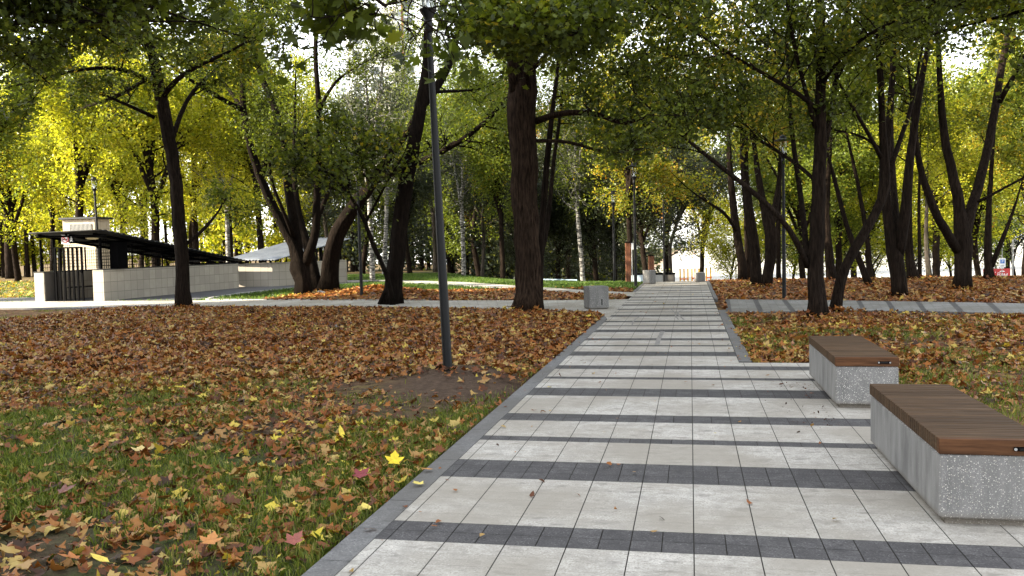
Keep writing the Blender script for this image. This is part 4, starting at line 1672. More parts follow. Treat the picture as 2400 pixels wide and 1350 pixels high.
car('bright blue car beside the red board, half cut by the picture edge', 2446, 649, 58, R_(172), M['blue'])
p0, p1 = at(1262, 650, 44), at(1352, 651, 42)
e = empty('railing', (p0.x, p0.y, hz(p0.x, p0.y)))
tag(e, 'low pale blue metal railing glimpsed beyond the grass right of the massive trunk', 'railing')
d_ = Vector((p1.x - p0.x, p1.y - p0.y, 0))
for zz in (.10, .22):
    mb = MB(); mb.bar((0, 0, zz), (d_.x, d_.y, zz), .045); mb.build('rail', M['railblue'], e)
for k in range(6):
    mb = MB(); mb.bar((d_.x * k / 5, d_.y * k / 5, -.1), (d_.x * k / 5, d_.y * k / 5, .25), .05); mb.build('post', M['railblue'], e)



def playground():
    D = 108
    for i, (label, px0, px1, posts, peak, pw) in enumerate([
            ('yellow posted playground tower with pale gable roof, leftmost beyond the path', 1593, 1613, (1594, 1603, 1612), 1601, 17),
            ('playground tower with orange posts in the middle of the group', 1622, 1640, (1622, 1629, 1638), 1630, 15),
            ('yellow playground tower behind the small grey concrete cube', 1654, 1668, (1656, 1666), 1657, 20)]):
        c = at((px0 + px1) / 2, 640, D + i * 2)
        e = empty('playground_tower', (c.x, c.y, hz(c.x, c.y)))
        tag(e, label, 'playground tower', 'playground climbing towers')
        s = (D + i * 2) / F
        zt = at(px0, 631, D).z - e.location.z
        for k, px in enumerate(posts):
            x = (px - (px0 + px1) / 2) * s
            mb = MB(); mb.box(x - .06, x + .06, -.06, .06, -.2, zt); mb.build('post', M['yellow'], e)
            mb = MB(); mb.box(x - .09, x + .09, 1.2, 1.38, -.2, zt); mb.build('post', M['yellow'], e)
        x = (peak - (px0 + px1) / 2) * s
        w = pw * s / 2
        mb = MB()
        for sgn in (-1, 1):
            mb.mesh([(x, -.3, zt + .5), (x + sgn * w * 1.15, -.3, zt - .02), (x + sgn * w * 1.15, 1.6, zt - .02), (x, 1.6, zt + .5),
                     (x, -.3, zt + .44), (x + sgn * w * 1.15, -.3, zt - .08), (x + sgn * w * 1.15, 1.6, zt - .08), (x, 1.6, zt + .44)],
                    [(0, 1, 2, 3), (4, 7, 6, 5), (0, 4, 5, 1), (3, 2, 6, 7), (1, 5, 6, 2)])
        mb.build('roof', M['paleblue'], e)
        mb = MB()
        for z in (zt - 1.6, zt - 1.2): mb.bar((-(px1 - px0) * s / 2, -.13, z), ((px1 - px0) * s / 2, -.13, z), .1)
        mb.build('rail', M['orange'], e)
        mb = MB(); mb.box(-(px1 - px0) * s / 2 + .1, (px1 - px0) * s / 2 - .1, 0, 1.25, zt - 2.0, zt - 1.85); mb.build('deck', M['rust'], e)


playground()


def tower_block():
    D = 170
    c = at(930, 560, D)
    T = empty('apartment_tower', (c.x, c.y, -2), R_(6))
    tag(T, 'tall white and pale blue apartment tower glimpsed through the canopy', 'building')
    w, h = 9.0, 62.0
    mb = MB(); mb.box(-w, w, 0, 14, 0, h); mb.build('wall', plain('white_panel_wall', (.62, .65, .68), .7, 0, .06, .3), T)
    st = MB()
    for z in np.arange(3, h, 3.0):
        st.box(-w - .02, w + .02, -.06, -.01, z - .12, z)
    st.build('floor_band', plain('blue_band', (.25, .36, .46), .6), T)
    k = 0
    for x in (-6.8, -3.4, 3.4, 6.8):
        for z in np.arange(27, h - 2, 3.0):
            mb = MB(); mb.box(x - .8, x + .8, -.09, -.015, z + .8, z + 2.2); f = mb.build('window', M['windscreen'], T)
    for z in np.arange(27, h - 2, 3.0):
        mb = MB(); mb.box(-1.5, 1.5, -1.1, -.07, z, z + 1.05); mb.build('balcony', M['concrete'], T)
    mb = MB(); mb.box(2.1, 2.5, -.2, -.062, 0, h - .1); mb.build('trim_strip', M['rust'], T)
    mb = MB(); mb.box(-w - .3, w + .3, -.3, 14.3, h + .01, h + .8); mb.build('roof', M['concrete'], T)


tower_block()

# plain block added out of frame on the left to keep the foreground in shade
B = empty('added_shade_block', (-36, -22, 0))
tag(B, 'long plain grey block added unseen outside the frame to shade the lawn', 'building')
mb = MB(); mb.box(-4, 4, -34, 34, -.5, 26); mb.build('wall', M['concrete'], B)
mb = MB(); mb.box(-4.4, 4.4, -34.4, 34.4, 26.01, 26.6); mb.build('roof', M['roofsheet'], B)
wb = MB()
for z in range(1, 26, 3):
    for y in range(-32, 33, 4): wb.box(4.002, 4.03, y - .8, y + .8, z + .6, z + 2.0)
wb.build('window', M['windscreen'], B)


# ---------------------------------------------------------------- single leaves that stand out
def lone_leaf(label, px, py, size, col, tilt=.25, yawr=0.0, maple=True):
    p = gnd(px, py)
    T = T_MAPLE if maple else T_LEAF
    k = len(T)
    vs = []
    for (u, v) in T: vs.append((u * size, v * size, size * (.35 * u * u + .2 * v * v)))
    vs.append((0, 0, 0))
    fs = [(k, i, (i + 1) % k) for i in range(k)]
    vs += [(0, -.42 * size, .03 * size), (.012 * size, -.42 * size, .03 * size), (.05 * size, -.85 * size, .10 * size), (.03 * size, -.85 * size, .10 * size)]
    fs.append((k + 1, k + 2, k + 3, k + 4))
    mb = MB(); mb.mesh(vs, fs)
    m = plain('leaf_' + label.split()[0], col, .55, 0, .22, 30)
    o = mb.build('maple_leaf' if maple else 'leaf', m)
    o.location = (p.x, p.y, (hz(p.x, p.y) if p.x < -1.8 else .006) + .012 + size * .5 * math.sin(abs(tilt)))
    o.rotation_euler = (tilt, .1, yawr)
    tag(o, label, 'leaf', 'single fallen leaves in the foreground')


lone_leaf('bright yellow maple leaf standing up in the grass near the kerb', 925, 1092, .11, (.62, .46, .02), .75, .3)
lone_leaf('dark crimson maple leaf lying left of the bright yellow one', 848, 1122, .115, (.19, .03, .035), .35, -.5)
lone_leaf('pale yellow leaf resting on the grey kerb stone', 980, 1141, .075, (.58, .48, .12), .1, 1.0)
lone_leaf('thin yellow leaf standing on edge in the middle of the left lawn', 800, 1030, .10, (.6, .46, .03), 1.2, 1.3, False)
lone_leaf('big orange brown maple leaf near the bottom left corner', 165, 1320, .105, (.36, .13, .035), .35, 2.2)
lone_leaf('curled orange maple leaf on the grass at the bottom of the picture', 495, 1278, .10, (.42, .18, .05), .35, .2)
lone_leaf('dull brownish red maple leaf on the soil at the left', 155, 1158, .11, (.15, .055, .04), .3, -.8)
lone_leaf('small yellow leaf touching the outer side of the kerb', 858, 1196, .085, (.6, .47, .10), .2, .8, False)
lone_leaf('reddish maple leaf close to the kerb near the bottom edge', 692, 1278, .10, (.24, .07, .05), .4, -.3)
lone_leaf('pale tan maple leaf lying flat below the leaning lamp post', 330, 1060, .12, (.52, .40, .16), .15, .5)
lone_leaf('yellow leaf curled at the lower left border of the lawn', 235, 1325, .10, (.62, .48, .08), .4, 1.7, False)
lone_leaf('orange leaf lying flat beside the kerb joint', 1000, 1108, .09, (.42, .20, .05), .15, 1.9, False)
# pale slab leaning at the foot of the forked tree
p = gnd(742, 692)
mb = MB()
mb.mesh([(0, 0, .0), (.55, -.08, 0), (.5, .25, 0), (.02, .3, 0), (.02, 0, .16), (.5, -.05, .03), (.48, .22, .03), (.04, .26, .17)], [(0, 3, 2, 1), (4, 5, 6, 7), (0, 1, 5, 4), (1, 2, 6, 5), (2, 3, 7, 6), (3, 0, 4, 7)])
o = mb.build('stone_slab', M['concrete'], None, False, (p.x - .05, p.y + .1, -.03))
tag(o, 'pale broken slab lying at the foot of the forked trees', 'stone')


# ---------------------------------------------------------------- near trees, traced limb by limb
NEAR = 'maples around the path'
K4 = (4, 4)
traced_tree('maple_tree', 'dark single trunk maple leaning left, standing in front of the shelter wall', 24.0, [
    dict(p=[(432, 721, 35), (427, 640, 31), (424, 560, 29), (413, 430, 28), (398, 330, 29), (380, 250, 27), (370, 200, 25), (357, 120, 22), (343, 60, 20), (318, 0, 17)], root=1, ext=5, t0=.55, sp=.5),
    dict(p=[(383, 225, 14), (405, 195, 12), (430, 172, 11), (500, 138, 8), (560, 110, 6)], dz=-2, ext=1.5, t0=.2, sp=.5, L=1.6),
    dict(p=[(403, 330, 12), (420, 275, 11), (435, 235, 10), (470, 190, 8), (505, 165, 6)], dz=1.5, ext=1.5, t0=.3, sp=.5, L=1.6),
    dict(p=[(342, 185, 12), (310, 165, 11), (275, 155, 10), (222, 155, 9), (150, 172, 7), (80, 188, 5), (20, 205, 4)], dz=-2.5, t0=.15, sp=.45, L=1.5),
    dict(p=[(340, 188, 9), (310, 205, 9), (270, 232, 8), (225, 240, 7), (180, 260, 4)], dz=2, t0=.2, sp=.45, L=1.5),
    dict(p=[(362, 275, 9), (320, 255, 8), (280, 237, 7), (240, 220, 5)], dz=-1, t0=.3, sp=.5, L=1.4),
    dict(p=[(436, 572, 9), (462, 552, 8), (490, 530, 7), (512, 500, 5), (530, 465, 4)], dz=1.0, t0=.6, sp=.5, L=.9),
    dict(p=[(360, 130, 12), (300, 60, 10), (240, 10, 8), (190, -40, 6)], dz=-4, ext=2, t0=.2, sp=.45, L=1.8),
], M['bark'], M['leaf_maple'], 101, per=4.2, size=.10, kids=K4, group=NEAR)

traced_tree('maple_tree', 'forked multi stemmed maple with a burl at its base, left of the leaning lamp posts', 28.9, [
    dict(p=[(714, 694, 40), (711, 655, 37), (704, 628, 46), (702, 605, 34), (686, 566, 24), (658, 523, 22), (626, 459, 20), (599, 384, 18), (581, 331, 16), (570, 256, 15), (568, 180, 12), (575, 100, 10)], root=1, ext=4, t0=.6, sp=.5),
    dict(p=[(570, 258, 12), (530, 240, 11), (493, 213, 10), (450, 195, 8), (400, 152, 6), (372, 128, 5)], dz=-2, t0=.3, sp=.5, L=1.4),
    dict(p=[(569, 256, 9), (548, 225, 8), (525, 197, 8), (498, 144, 6), (480, 90, 5)], dz=2, ext=2, t0=.3, sp=.5, L=1.6),
    dict(p=[(702, 612, 28), (693, 540, 24), (679, 453, 21), (663, 347, 19), (647, 256, 17), (626, 219, 15), (605, 160, 12), (594, 96, 10), (590, 20, 8)], dz=1.5, ext=4, t0=.55, sp=.5),
    dict(p=[(690, 560, 12), (679, 533, 10), (658, 480, 9), (634, 427, 8), (631, 368, 7), (640, 310, 5)], dz=-1.5, ext=1, t0=.5, sp=.5, L=1.3),
    dict(p=[(708, 628, 26), (720, 606, 24), (738, 560, 20), (743, 501, 18), (742, 427, 16), (749, 320, 15), (749, 256, 13), (741, 160, 11), (738, 96, 10), (750, 0, 9)], dz=-1, ext=4, t0=.55, sp=.5),
    dict(p=[(742, 520, 12), (756, 490, 11), (770, 453, 10), (773, 416, 8), (790, 360, 6)], dz=1.2, ext=1, t0=.5, sp=.5, L=1.2),
    dict(p=[(749, 258, 9), (762, 220, 8), (781, 187, 7), (813, 165, 5), (850, 150, 4)], dz=-1, ext=1, t0=.3, sp=.45, L=1.4),
], M['bark_dark'], M['leaf_maple'], 102, per=2.6, size=.095, kids=K4, group=NEAR)

traced_tree('maple_tree', 'two stemmed leaning tree with a pale round branch scar, just behind the forked maple', 31.3, [
    dict(p=[(768, 685, 46), (771, 650, 42), (773, 619, 40), (783, 565, 37), (802, 523, 35), (823, 491, 33), (855, 455, 28), (878, 425, 24), (893, 395, 22), (930, 341, 18), (962, 299, 14), (985, 250, 10), (1000, 190, 8)], root=1, dz=-1.5, ext=3, t0=.74, sp=.5),
    dict(p=[(740, 679, 34), (737, 640, 28), (733, 620, 25), (722, 578, 22), (706, 533, 19), (694, 470, 15), (688, 400, 12), (690, 330, 9)], root=1, dz=1, ext=3, t0=.6, sp=.5),
    dict(p=[(875, 428, 18), (914, 404, 17), (967, 388, 16), (1015, 366, 15), (1063, 341, 14), (1111, 309, 12), (1159, 267, 10), (1186, 235, 8), (1215, 190, 5)], dz=-3, ext=1, t0=.35, sp=.4, L=1.5),
    dict(p=[(890, 415, 10), (940, 375, 9), (1000, 350, 7), (1060, 320, 5)], dz=2, ext=1, t0=.3, sp=.4, L=1.4),
], M['bark_dark'], M['leaf_fresh'], 103, per=2.4, size=.095, kids=K4, group=NEAR)

traced_tree('maple_tree', 'right leaning dark trunk that forks behind the near lamp post', 23.5, [
    dict(p=[(914, 713, 50), (920, 675, 42), (926, 640, 39), (934, 549, 37), (946, 453, 35), (962, 373, 33), (975, 299, 30), (989, 240, 29), (998, 200, 26), (998, 133, 15), (1002, 64, 14), (1004, 0, 12)], root=1, ext=4, t0=.7, sp=.5),
    dict(p=[(990, 245, 22), (1008, 228, 21), (1026, 203, 20), (1053, 155, 18), (1069, 96, 15), (1087, 21, 13), (1095, -40, 11)], dz=1.5, ext=4, t0=.4, sp=.5),
    dict(p=[(1062, 120, 8), (1040, 60, 7), (1045, 0, 6)], dz=-1, ext=2, t0=.3, sp=.5, L=1.5),
    dict(p=[(950, 430, 10), (952, 408, 10), (940, 395, 7)], dz=.2),
    dict(p=[(1000, 215, 9), (1060, 215, 7), (1120, 210, 5)], dz=1.5, ext=1, t0=.2, sp=.4, L=1.3),
], M['bark_dark'], M['leaf_fresh'], 104, per=2.4, size=.095, kids=K4, group=NEAR)

traced_tree('young_maple', 'thin crooked maple growing from the foot of the right leaning trunk, with low dark leaves', 23.1, [
    dict(p=[(921, 706, 13), (918, 680, 12), (909, 640, 11), (893, 612, 10), (877, 587, 10), (861, 544, 10), (858, 517, 9), (845, 491, 8), (818, 453, 7), (795, 425, 6), (770, 400, 5), (735, 370, 4)], root=1, dz=-1.5, ext=.6, t0=.6, sp=.26, L=1.15, zmin=2.2),
    dict(p=[(858, 520, 7), (885, 470, 6), (905, 425, 5), (930, 390, 4)], dz=-.8, ext=.6, t0=.2, sp=.22, L=1.3, zmin=2.2),
    dict(p=[(818, 453, 6), (815, 400, 5), (812, 350, 4)], dz=-.6, ext=.6, t0=.1, sp=.22, L=1.2, zmin=2.2),
    dict(p=[(780, 405, 5), (740, 395, 4), (690, 400, 3)], dz=-.6, ext=.4, t0=.1, sp=.25, L=1.1, zmin=2.2),
], M['bark_dark'], M['leaf_maple'], 105, per=1.1, size=.105, tmpl=T_MAP2, kids=K4, group=NEAR, zmin=2.0)

traced_tree('maple_tree', 'massive ridged maple trunk in the middle, thickest of all, beside the speckled cube', 20.3, [
    dict(p=[(1238, 726, 70), (1237, 690, 62), (1237, 640, 59), (1233, 560, 57), (1230, 480, 57), (1226, 400, 60), (1223, 300, 63), (1222, 215, 66), (1238, 150, 44), (1246, 80, 40), (1250, 0, 36)], root=1, n=64, ext=6, t0=.86, sp=.5, L=2.6),
    dict(p=[(1212, 230, 38), (1203, 170, 33), (1197, 100, 29), (1191, 0, 25), (1180, -60, 22)], dz=-1, n=12, ext=5, t0=.35, sp=.45, L=2.4),
    dict(p=[(1256, 284, 17), (1285, 268, 15), (1330, 261, 14), (1380, 258, 13), (1410, 262, 12), (1440, 288, 11), (1468, 302, 10), (1490, 280, 9), (1510, 265, 8), (1560, 262, 6), (1620, 275, 4)], dz=-2, ext=.8, t0=.3, sp=.5, L=1.1),
    dict(p=[(1256, 330, 9), (1330, 330, 8), (1420, 360, 7), (1500, 350, 5)], dz=3, ext=.5, t0=.3, sp=.4, L=1.3),
    dict(p=[(1262, 120, 18), (1285, 70, 15), (1330, 40, 13), (1400, 14, 12), (1470, 14, 10), (1530, 22, 8), (1548, 42, 5)], dz=-3, ext=.8, t0=.2, sp=.4, L=1.6),
    dict(p=[(1205, 140, 14), (1170, 100, 12), (1135, 60, 10), (1115, 40, 8)], dz=-6, t0=.4, sp=.4, L=.9),
    dict(p=[(1238, 200, 14), (1230, 120, 12), (1215, 70, 10), (1205, 60, 8)], dz=-7.0, t0=.4, sp=.3, L=1.0),
    dict(p=[(1250, 160, 12), (1290, 120, 10), (1320, 90, 8), (1350, 80, 6)], dz=-6, ext=.4, t0=.35, sp=.35, L=1.2),
], M['bark_big'], M['leaf_maple'], 106, per=1.8, size=.115, tmpl=T_MAP2, kids=K4, group=NEAR, zmin=3.6)

traced_tree('slender_tree', 'pair of slender dark stems hugging the right side of the massive trunk', 21.3, [
    dict(p=[(1262, 700, 20), (1264, 620, 18), (1268, 560, 16), (1274, 470, 15), (1281, 380, 14), (1288, 310, 12), (1300, 220, 10)], root=1, ext=3, t0=.6, sp=.5, L=1.5),
    dict(p=[(1263, 625, 12), (1270, 595, 11), (1283, 530, 11), (1291, 450, 10), (1296, 380, 9), (1308, 310, 8), (1316, 240, 6)], dz=1, ext=2, t0=.5, sp=.5, L=1.4),
], M['bark'], M['leaf_maple'], 107, per=3.5, size=.095, kids=K4, group=NEAR, zmin=3.2)

traced_tree('maple_tree', 'tall straight dark trunk on the right lawn, in front of the branch path', 16.8, [
    dict(p=[(1915, 744, 42), (1913, 720, 40), (1911, 650, 36), (1912, 552, 34), (1918, 460, 31), (1922, 370, 29), (1924, 270, 24), (1923, 141, 21), (1922, 0, 20)], root=1, n=32, ext=6, t0=.72, sp=.5, L=2.3),
    dict(p=[(1911, 300, 12), (1898, 240, 11), (1882, 190, 10), (1866, 150, 9), (1855, 84, 9), (1846, 0, 8)], dz=-1, ext=3, t0=.4, sp=.5, L=1.9),
    dict(p=[(1936, 330, 13), (1942, 290, 12), (1949, 248, 11), (1962, 180, 10), (1974, 84, 9), (1990, 0, 8)], dz=1, ext=3, t0=.4, sp=.5, L=1.9),
    dict(p=[(1960, 190, 7), (1985, 130, 6), (2012, 92, 5), (2040, 40, 4)], dz=.6, ext=1.5, t0=.3, sp=.5, L=1.5),
    dict(p=[(1893, 625, 15), (1882, 594, 14), (1870, 569, 14), (1850, 537, 13), (1833, 512, 13), (1802, 479, 12), (1740, 428, 12), (1684, 388, 10), (1650, 362, 9), (1595, 312, 7), (1540, 270, 5)], dz=-1.5, ext=.8, t0=.35, sp=.42, L=1.5),
    dict(p=[(1890, 600, 15), (1885, 550, 14), (1881, 490, 13), (1867, 388, 12), (1856, 315, 11), (1850, 242, 10), (1847, 150, 8)], dz=1.6, ext=3, t0=.5, sp=.5, L=1.8),
    dict(p=[(1920, 260, 11), (1870, 215, 10), (1800, 180, 9), (1700, 120, 7), (1620, 70, 5), (1560, 40, 4)], dz=-2.5, ext=.8, t0=.15, sp=.35, L=1.8),
    dict(p=[(1918, 430, 10), (1860, 375, 9), (1780, 330, 8), (1690, 270, 6), (1620, 240, 4)], dz=2, ext=.8, t0=.2, sp=.35, L=1.6),
    dict(p=[(1923, 200, 10), (1980, 120, 9), (2060, 60, 7), (2150, 30, 5)], dz=-3, ext=.8, t0=.2, sp=.35, L=1.8),
], M['bark'], M['leaf_maple'], 108, per=4.4, size=.085, kids=K4, group=NEAR, zmin=2.9)

traced_tree('maple_tree', 'slim tree leaning far to the right, beside the tall straight trunk', 17.9, [
    dict(p=[(1955, 734, 28), (1960, 705, 25), (1968, 664, 24), (1980, 620, 23), (1994, 588, 22), (2033, 535, 21), (2055, 500, 20), (2069, 468, 21), (2078, 430, 25), (2076, 400, 24), (2069, 360, 19), (2067, 281, 15), (2064, 169, 14), (2055, 56, 12), (2055, 0, 11)], root=1, ext=4, t0=.62, sp=.5, L=1.9),
    dict(p=[(2066, 372, 11), (2055, 345, 10), (2038, 318, 9), (2014, 280, 8), (1988, 231, 7), (1965, 197, 5), (1945, 150, 4)], dz=-1.2, ext=1, t0=.3, sp=.45, L=1.5),
    dict(p=[(2060, 345, 7), (2030, 315, 6), (1990, 305, 5), (1950, 304, 4)], dz=1, t0=.2, sp=.45, L=1.2),
    dict(p=[(2084, 400, 14), (2100, 349, 12), (2117, 312, 11), (2140, 240, 9), (2155, 150, 7)], dz=.8, ext=3, t0=.4, sp=.5, L=1.8),
], M['bark'], M['leaf_maple'], 109, per=4.2, size=.09, kids=K4, group=NEAR, zmin=2.9)

traced_tree('maple_tree', 'three pronged trunk just beyond the branch path, right of the leaning slim tree', 22.0, [
    dict(p=[(2110, 697, 36), (2107, 670, 34), (2103, 636, 34), (2099, 597, 36), (2084, 545, 24), (2076, 490, 22), (2072, 420, 19), (2080, 330, 17), (2090, 220, 14), (2095, 100, 12)], root=1, n=32, ext=5, t0=.6, sp=.5, L=2.2),
    dict(p=[(2104, 600, 28), (2113, 555, 26), (2123, 479, 24), (2129, 394, 20), (2140, 310, 17), (2154, 225, 15), (2168, 146, 13), (2182, 73, 11), (2193, 10, 10)], dz=-1, ext=4, t0=.5, sp=.5, L=2.2),
    dict(p=[(2102, 590, 20), (2101, 535, 17), (2096, 450, 15), (2089, 366, 14), (2086, 281, 12), (2092, 180, 9)], dz=1.2, ext=3, t0=.5, sp=.5, L=2.0),
], M['bark'], M['leaf_maple'], 110, per=4.2, size=.10, kids=K4, group=NEAR, zmin=3.2)

traced_tree('maple_tree', 'broad forked maple at the far right with three spreading limbs', 24.5, [
    dict(p=[(2255, 678, 40), (2256, 650, 37), (2257, 608, 36), (2257, 560, 40), (2251, 500, 26), (2237, 417, 22), (2217, 349, 19), (2207, 265, 16), (2203, 180, 13), (2198, 80, 10)], root=1, n=32, ext=4, t0=.6, sp=.5, L=2.2),
    dict(p=[(2248, 590, 24), (2232, 564, 22), (2213, 540, 21), (2186, 486, 19), (2163, 420, 17), (2154, 388, 15), (2147, 320, 12), (2138, 240, 9)], dz=-1.2, ext=3, t0=.5, sp=.45, L=2.0),
    dict(p=[(2260, 560, 28), (2270, 505, 24), (2290, 450, 22), (2310, 371, 20), (2327, 293, 18), (2344, 186, 16), (2362, 79, 14), (2383, 0, 12)], dz=1.2, ext=4, t0=.5, sp=.55, L=2.0),
    dict(p=[(2342, 240, 12), (2358, 205, 12), (2378, 180, 11), (2402, 138, 10), (2430, 80, 8)], dz=-1, ext=2, t0=.5, sp=.5, L=1.8),
    dict(p=[(2292, 473, 8), (2318, 460, 7), (2343, 445, 6), (2402, 416, 5), (2440, 395, 4)], dz=-1, t0=.3, sp=.45, L=1.4),
    dict(p=[(2362, 82, 9), (2340, 68, 8), (2310, 48, 8), (2265, 0, 6)], dz=-1.5, ext=1, t0=.5, sp=.5, L=1.4),
], M['bark'], M['leaf_fresh'], 111, per=4.8, size=.10, kids=K4, group=NEAR, zmin=3.2)


def simple_tree(label, D, pts, mat, seed, name='maple_tree', L=2.2, per=4.0, size=.11, ext=4, t0=.55, more=(), bk='bark', group='trees on the leafy slope right of the path', zmin=2.6):
    lim = [dict(p=pts, root=1, ext=ext, t0=t0, sp=.5, L=L)]
    for q in more: lim.append(dict(p=q, ext=2, t0=.45, sp=.5, L=L * .8, dz=random.uniform(-1.5, 1.5)))
    return traced_tree(name, label, D, lim, M[bk], M[mat], seed, per=per, size=size, kids=K4, group=group, zmin=zmin)


simple_tree('curved dark trunk nearest the path in the group of three by the far lamp', 29.0, [(1773, 671, 26), (1771, 591, 23), (1763, 524, 24), (1752, 480, 22), (1745, 400, 18), (1740, 300, 13)], 'leaf_autumn', 121)
simple_tree('stout dark trunk that widens upward, right of the group by the far lamp', 28.0, [(1797, 672, 25), (1805, 608, 24), (1811, 546, 27), (1800, 515, 26), (1786, 480, 17), (1775, 400, 13)], 'leaf_autumn', 122, more=[[(1806, 530, 18), (1818, 495, 16), (1826, 430, 12), (1830, 350, 9)]])
simple_tree('leftmost trunk beyond the far right cube, with a limb reaching left over the path', 32.5, [(1741, 657, 20), (1739, 610, 19), (1729, 563, 18), (1720, 495, 17), (1712, 420, 14), (1708, 330, 10)], 'leaf_autumn', 123, more=[[(1727, 545, 9), (1710, 510, 8), (1688, 490, 7), (1650, 470, 5)]])
simple_tree('grey trunk standing directly behind the leftmost trunk beyond the cube', 35, [(1755, 655, 14), (1752, 600, 13), (1749, 524, 12), (1750, 430, 10)], 'leaf_fresh', 124)
simple_tree('thin upright trunk just left of the disc shade lamp post', 33, [(1825, 655, 11), (1825, 580, 11), (1824, 500, 10), (1828, 400, 8)], 'leaf_fresh', 125)
simple_tree('dark trunk bulging at the foot, seen between the straight trunk and the slim leaning tree', 31.5, [(1950, 659, 22), (1942, 600, 19), (1936, 507, 14), (1940, 440, 12), (1945, 350, 9)], 'leaf_maple', 126)
simple_tree('thin bowed trunk curving left as it rises, behind the slim leaning tree', 27.2, [(2039, 671, 17), (2024, 631, 15), (2000, 577, 13), (1983, 527, 11), (1966, 456, 10), (1949, 400, 8), (1935, 340, 6)], 'leaf_fresh', 127)
simple_tree('upright thin trunk crossing behind the bowed one', 31, [(2041, 652, 13), (2034, 563, 11), (2022, 495, 10), (2010, 428, 9), (1997, 372, 7)], 'leaf_maple', 128)
simple_tree('dark trunk with flared foot right behind the three pronged trunk', 30.5, [(2141, 656, 25), (2131, 610, 19), (2129, 535, 16), (2132, 440, 12)], 'leaf_fresh', 129)
simple_tree('pencil thin black trunk with flat spreading twigs', 32.5, [(2156, 655, 9), (2155, 563, 8), (2153, 480, 7), (2156, 380, 5)], 'leaf_yellow', 130, L=2.4, t0=.35)
simple_tree('short pale barked trunk beside the pencil thin one', 34, [(2178, 655, 13), (2174, 610, 11), (2170, 560, 10), (2172, 480, 7)], 'leaf_yellow', 131, bk='bark_grey', t0=.4)
simple_tree('forked tree standing in front of the red board', 29.3, [(2319, 660, 23), (2316, 620, 18), (2313, 570, 16), (2318, 480, 12), (2325, 380, 9)], 'leaf_autumn', 132, more=[[(2324, 625, 12), (2334, 590, 11), (2352, 560, 10), (2370, 510, 7)]])


# overhanging maple: its trunk stands beyond the left edge of the picture, its boughs hang into the top of it
def overhang():
    tr = Tree(140)
    base = Vector((-8.6, 8.6, -.04))
    P, Rr = tr.limb([base, Vector((-8.5, 8.6, 1.6)), Vector((-8.3, 8.8, 3.4)), Vector((-8.2, 9.2, 6)), Vector((-8.4, 9.6, 9)), Vector((-8.2, 10, 12))], [.24, .19, .17, .14, .10, .04], 14, True)
    tips = [((870, -60), 8.6), ((905, 15), 7.8), ((560, -120), 10.5), ((420, -110), 11), ((250, -90), 12), ((700, -150), 11), ((90, -60), 12.5), ((330, 20), 14)]
    for (px, d) in tips:
        q = at(px[0], px[1], d)
        s = P[int(len(P) * random.uniform(.38, .62))]
        mid = s.lerp(q, .5) + Vector((0, 0, .7))
        P2, R2 = tr.limb([s, mid, q], [.06, .04, .016], 7)
        tr.clothe(P2, R2, .55, .30, 1.0, 3, None, 3.2, (4, 4), .6, .10)
    # the hanging spray beside the lamp head
    q = at(905, 15, 7.8)
    for k in range(10):
        tr.twig(q + rv(tr.rng) * .18, (rv(tr.rng) + Vector((0, 0, -.7))).normalized(), .55, .008, 2, 3, .6, .3, (4, 4))
    e = empty('maple_tree', base)
    tag(e, 'overhanging maple whose large dark leaves hang into the top left of the picture', 'tree', NEAR)
    a = tr.mb.build('trunk', M['bark'], e, True)
    b = tr.crown('crown', .8, .135, T_MAPLE, M['leaf_maple'], e, .10)
    for o_ in (a, b): o_.matrix_parent_inverse = Matrix.Translation(-base)


overhang()


def edge_tree(seed, base, label, tips, leaf, per, size, r0):
    """a tree whose trunk stands just outside the frame and whose boughs reach in"""
    tr = Tree(seed)
    rg = tr.rng
    base = Vector(base)
    base.z = hz(base.x, base.y) - .04
    P, Rr = tr.limb([base] + [base + Vector((rg.uniform(-.3, .3), rg.uniform(-.3, .3), z)) for z in (1.6, 3.5, 6, 9, 12.5)], [r0, r0 * .82, r0 * .72, r0 * .6, r0 * .4, .04], 14, True)
    for (px, py, d) in tips:
        q = at(px, py, d)
        s_ = P[int(len(P) * rg.uniform(.28, .6))]
        P2, R2 = tr.limb([s_, s_.lerp(q, .5) + Vector((0, 0, .6)), q], [.07, .045, .014], 7)
        tr.clothe(P2, R2, .35, .32, 1.4, 3, None, 3.0, (4, 4), .6, .06)
    e = empty('maple_tree', base)
    tag(e, label, 'tree', NEAR)
    a = tr.mb.build('trunk', M['bark'], e, True)
    b = tr.crown('crown', per, size, T_MAP2, M[leaf], e, .14)
    for o_ in (a, b): o_.matrix_parent_inverse = Matrix.Translation(-base)


edge_tree(141, (-13.6, 10.6, 0), 'maple reaching in from beyond the left edge with dark leafy boughs over the shelter', [(60, 30, 16), (150, 110, 17), (250, 40, 16.5), (20, 170, 16), (380, 20, 18), (480, 50, 19), (580, 90, 20), (120, 200, 18), (300, 120, 19), (-40, 80, 15)], 'leaf_maple', 1.3, .105, .22)
edge_tree(142, (8.6, 12.6, 0), 'maple reaching in from beyond the right edge with dark boughs in the top right', [(2230, 20, 15), (2130, -30, 16), (2330, -60, 14), (2040, 20, 17), (2420, 240, 14.5), (2150, 90, 18)], 'leaf_maple', 1.3, .10, .2)


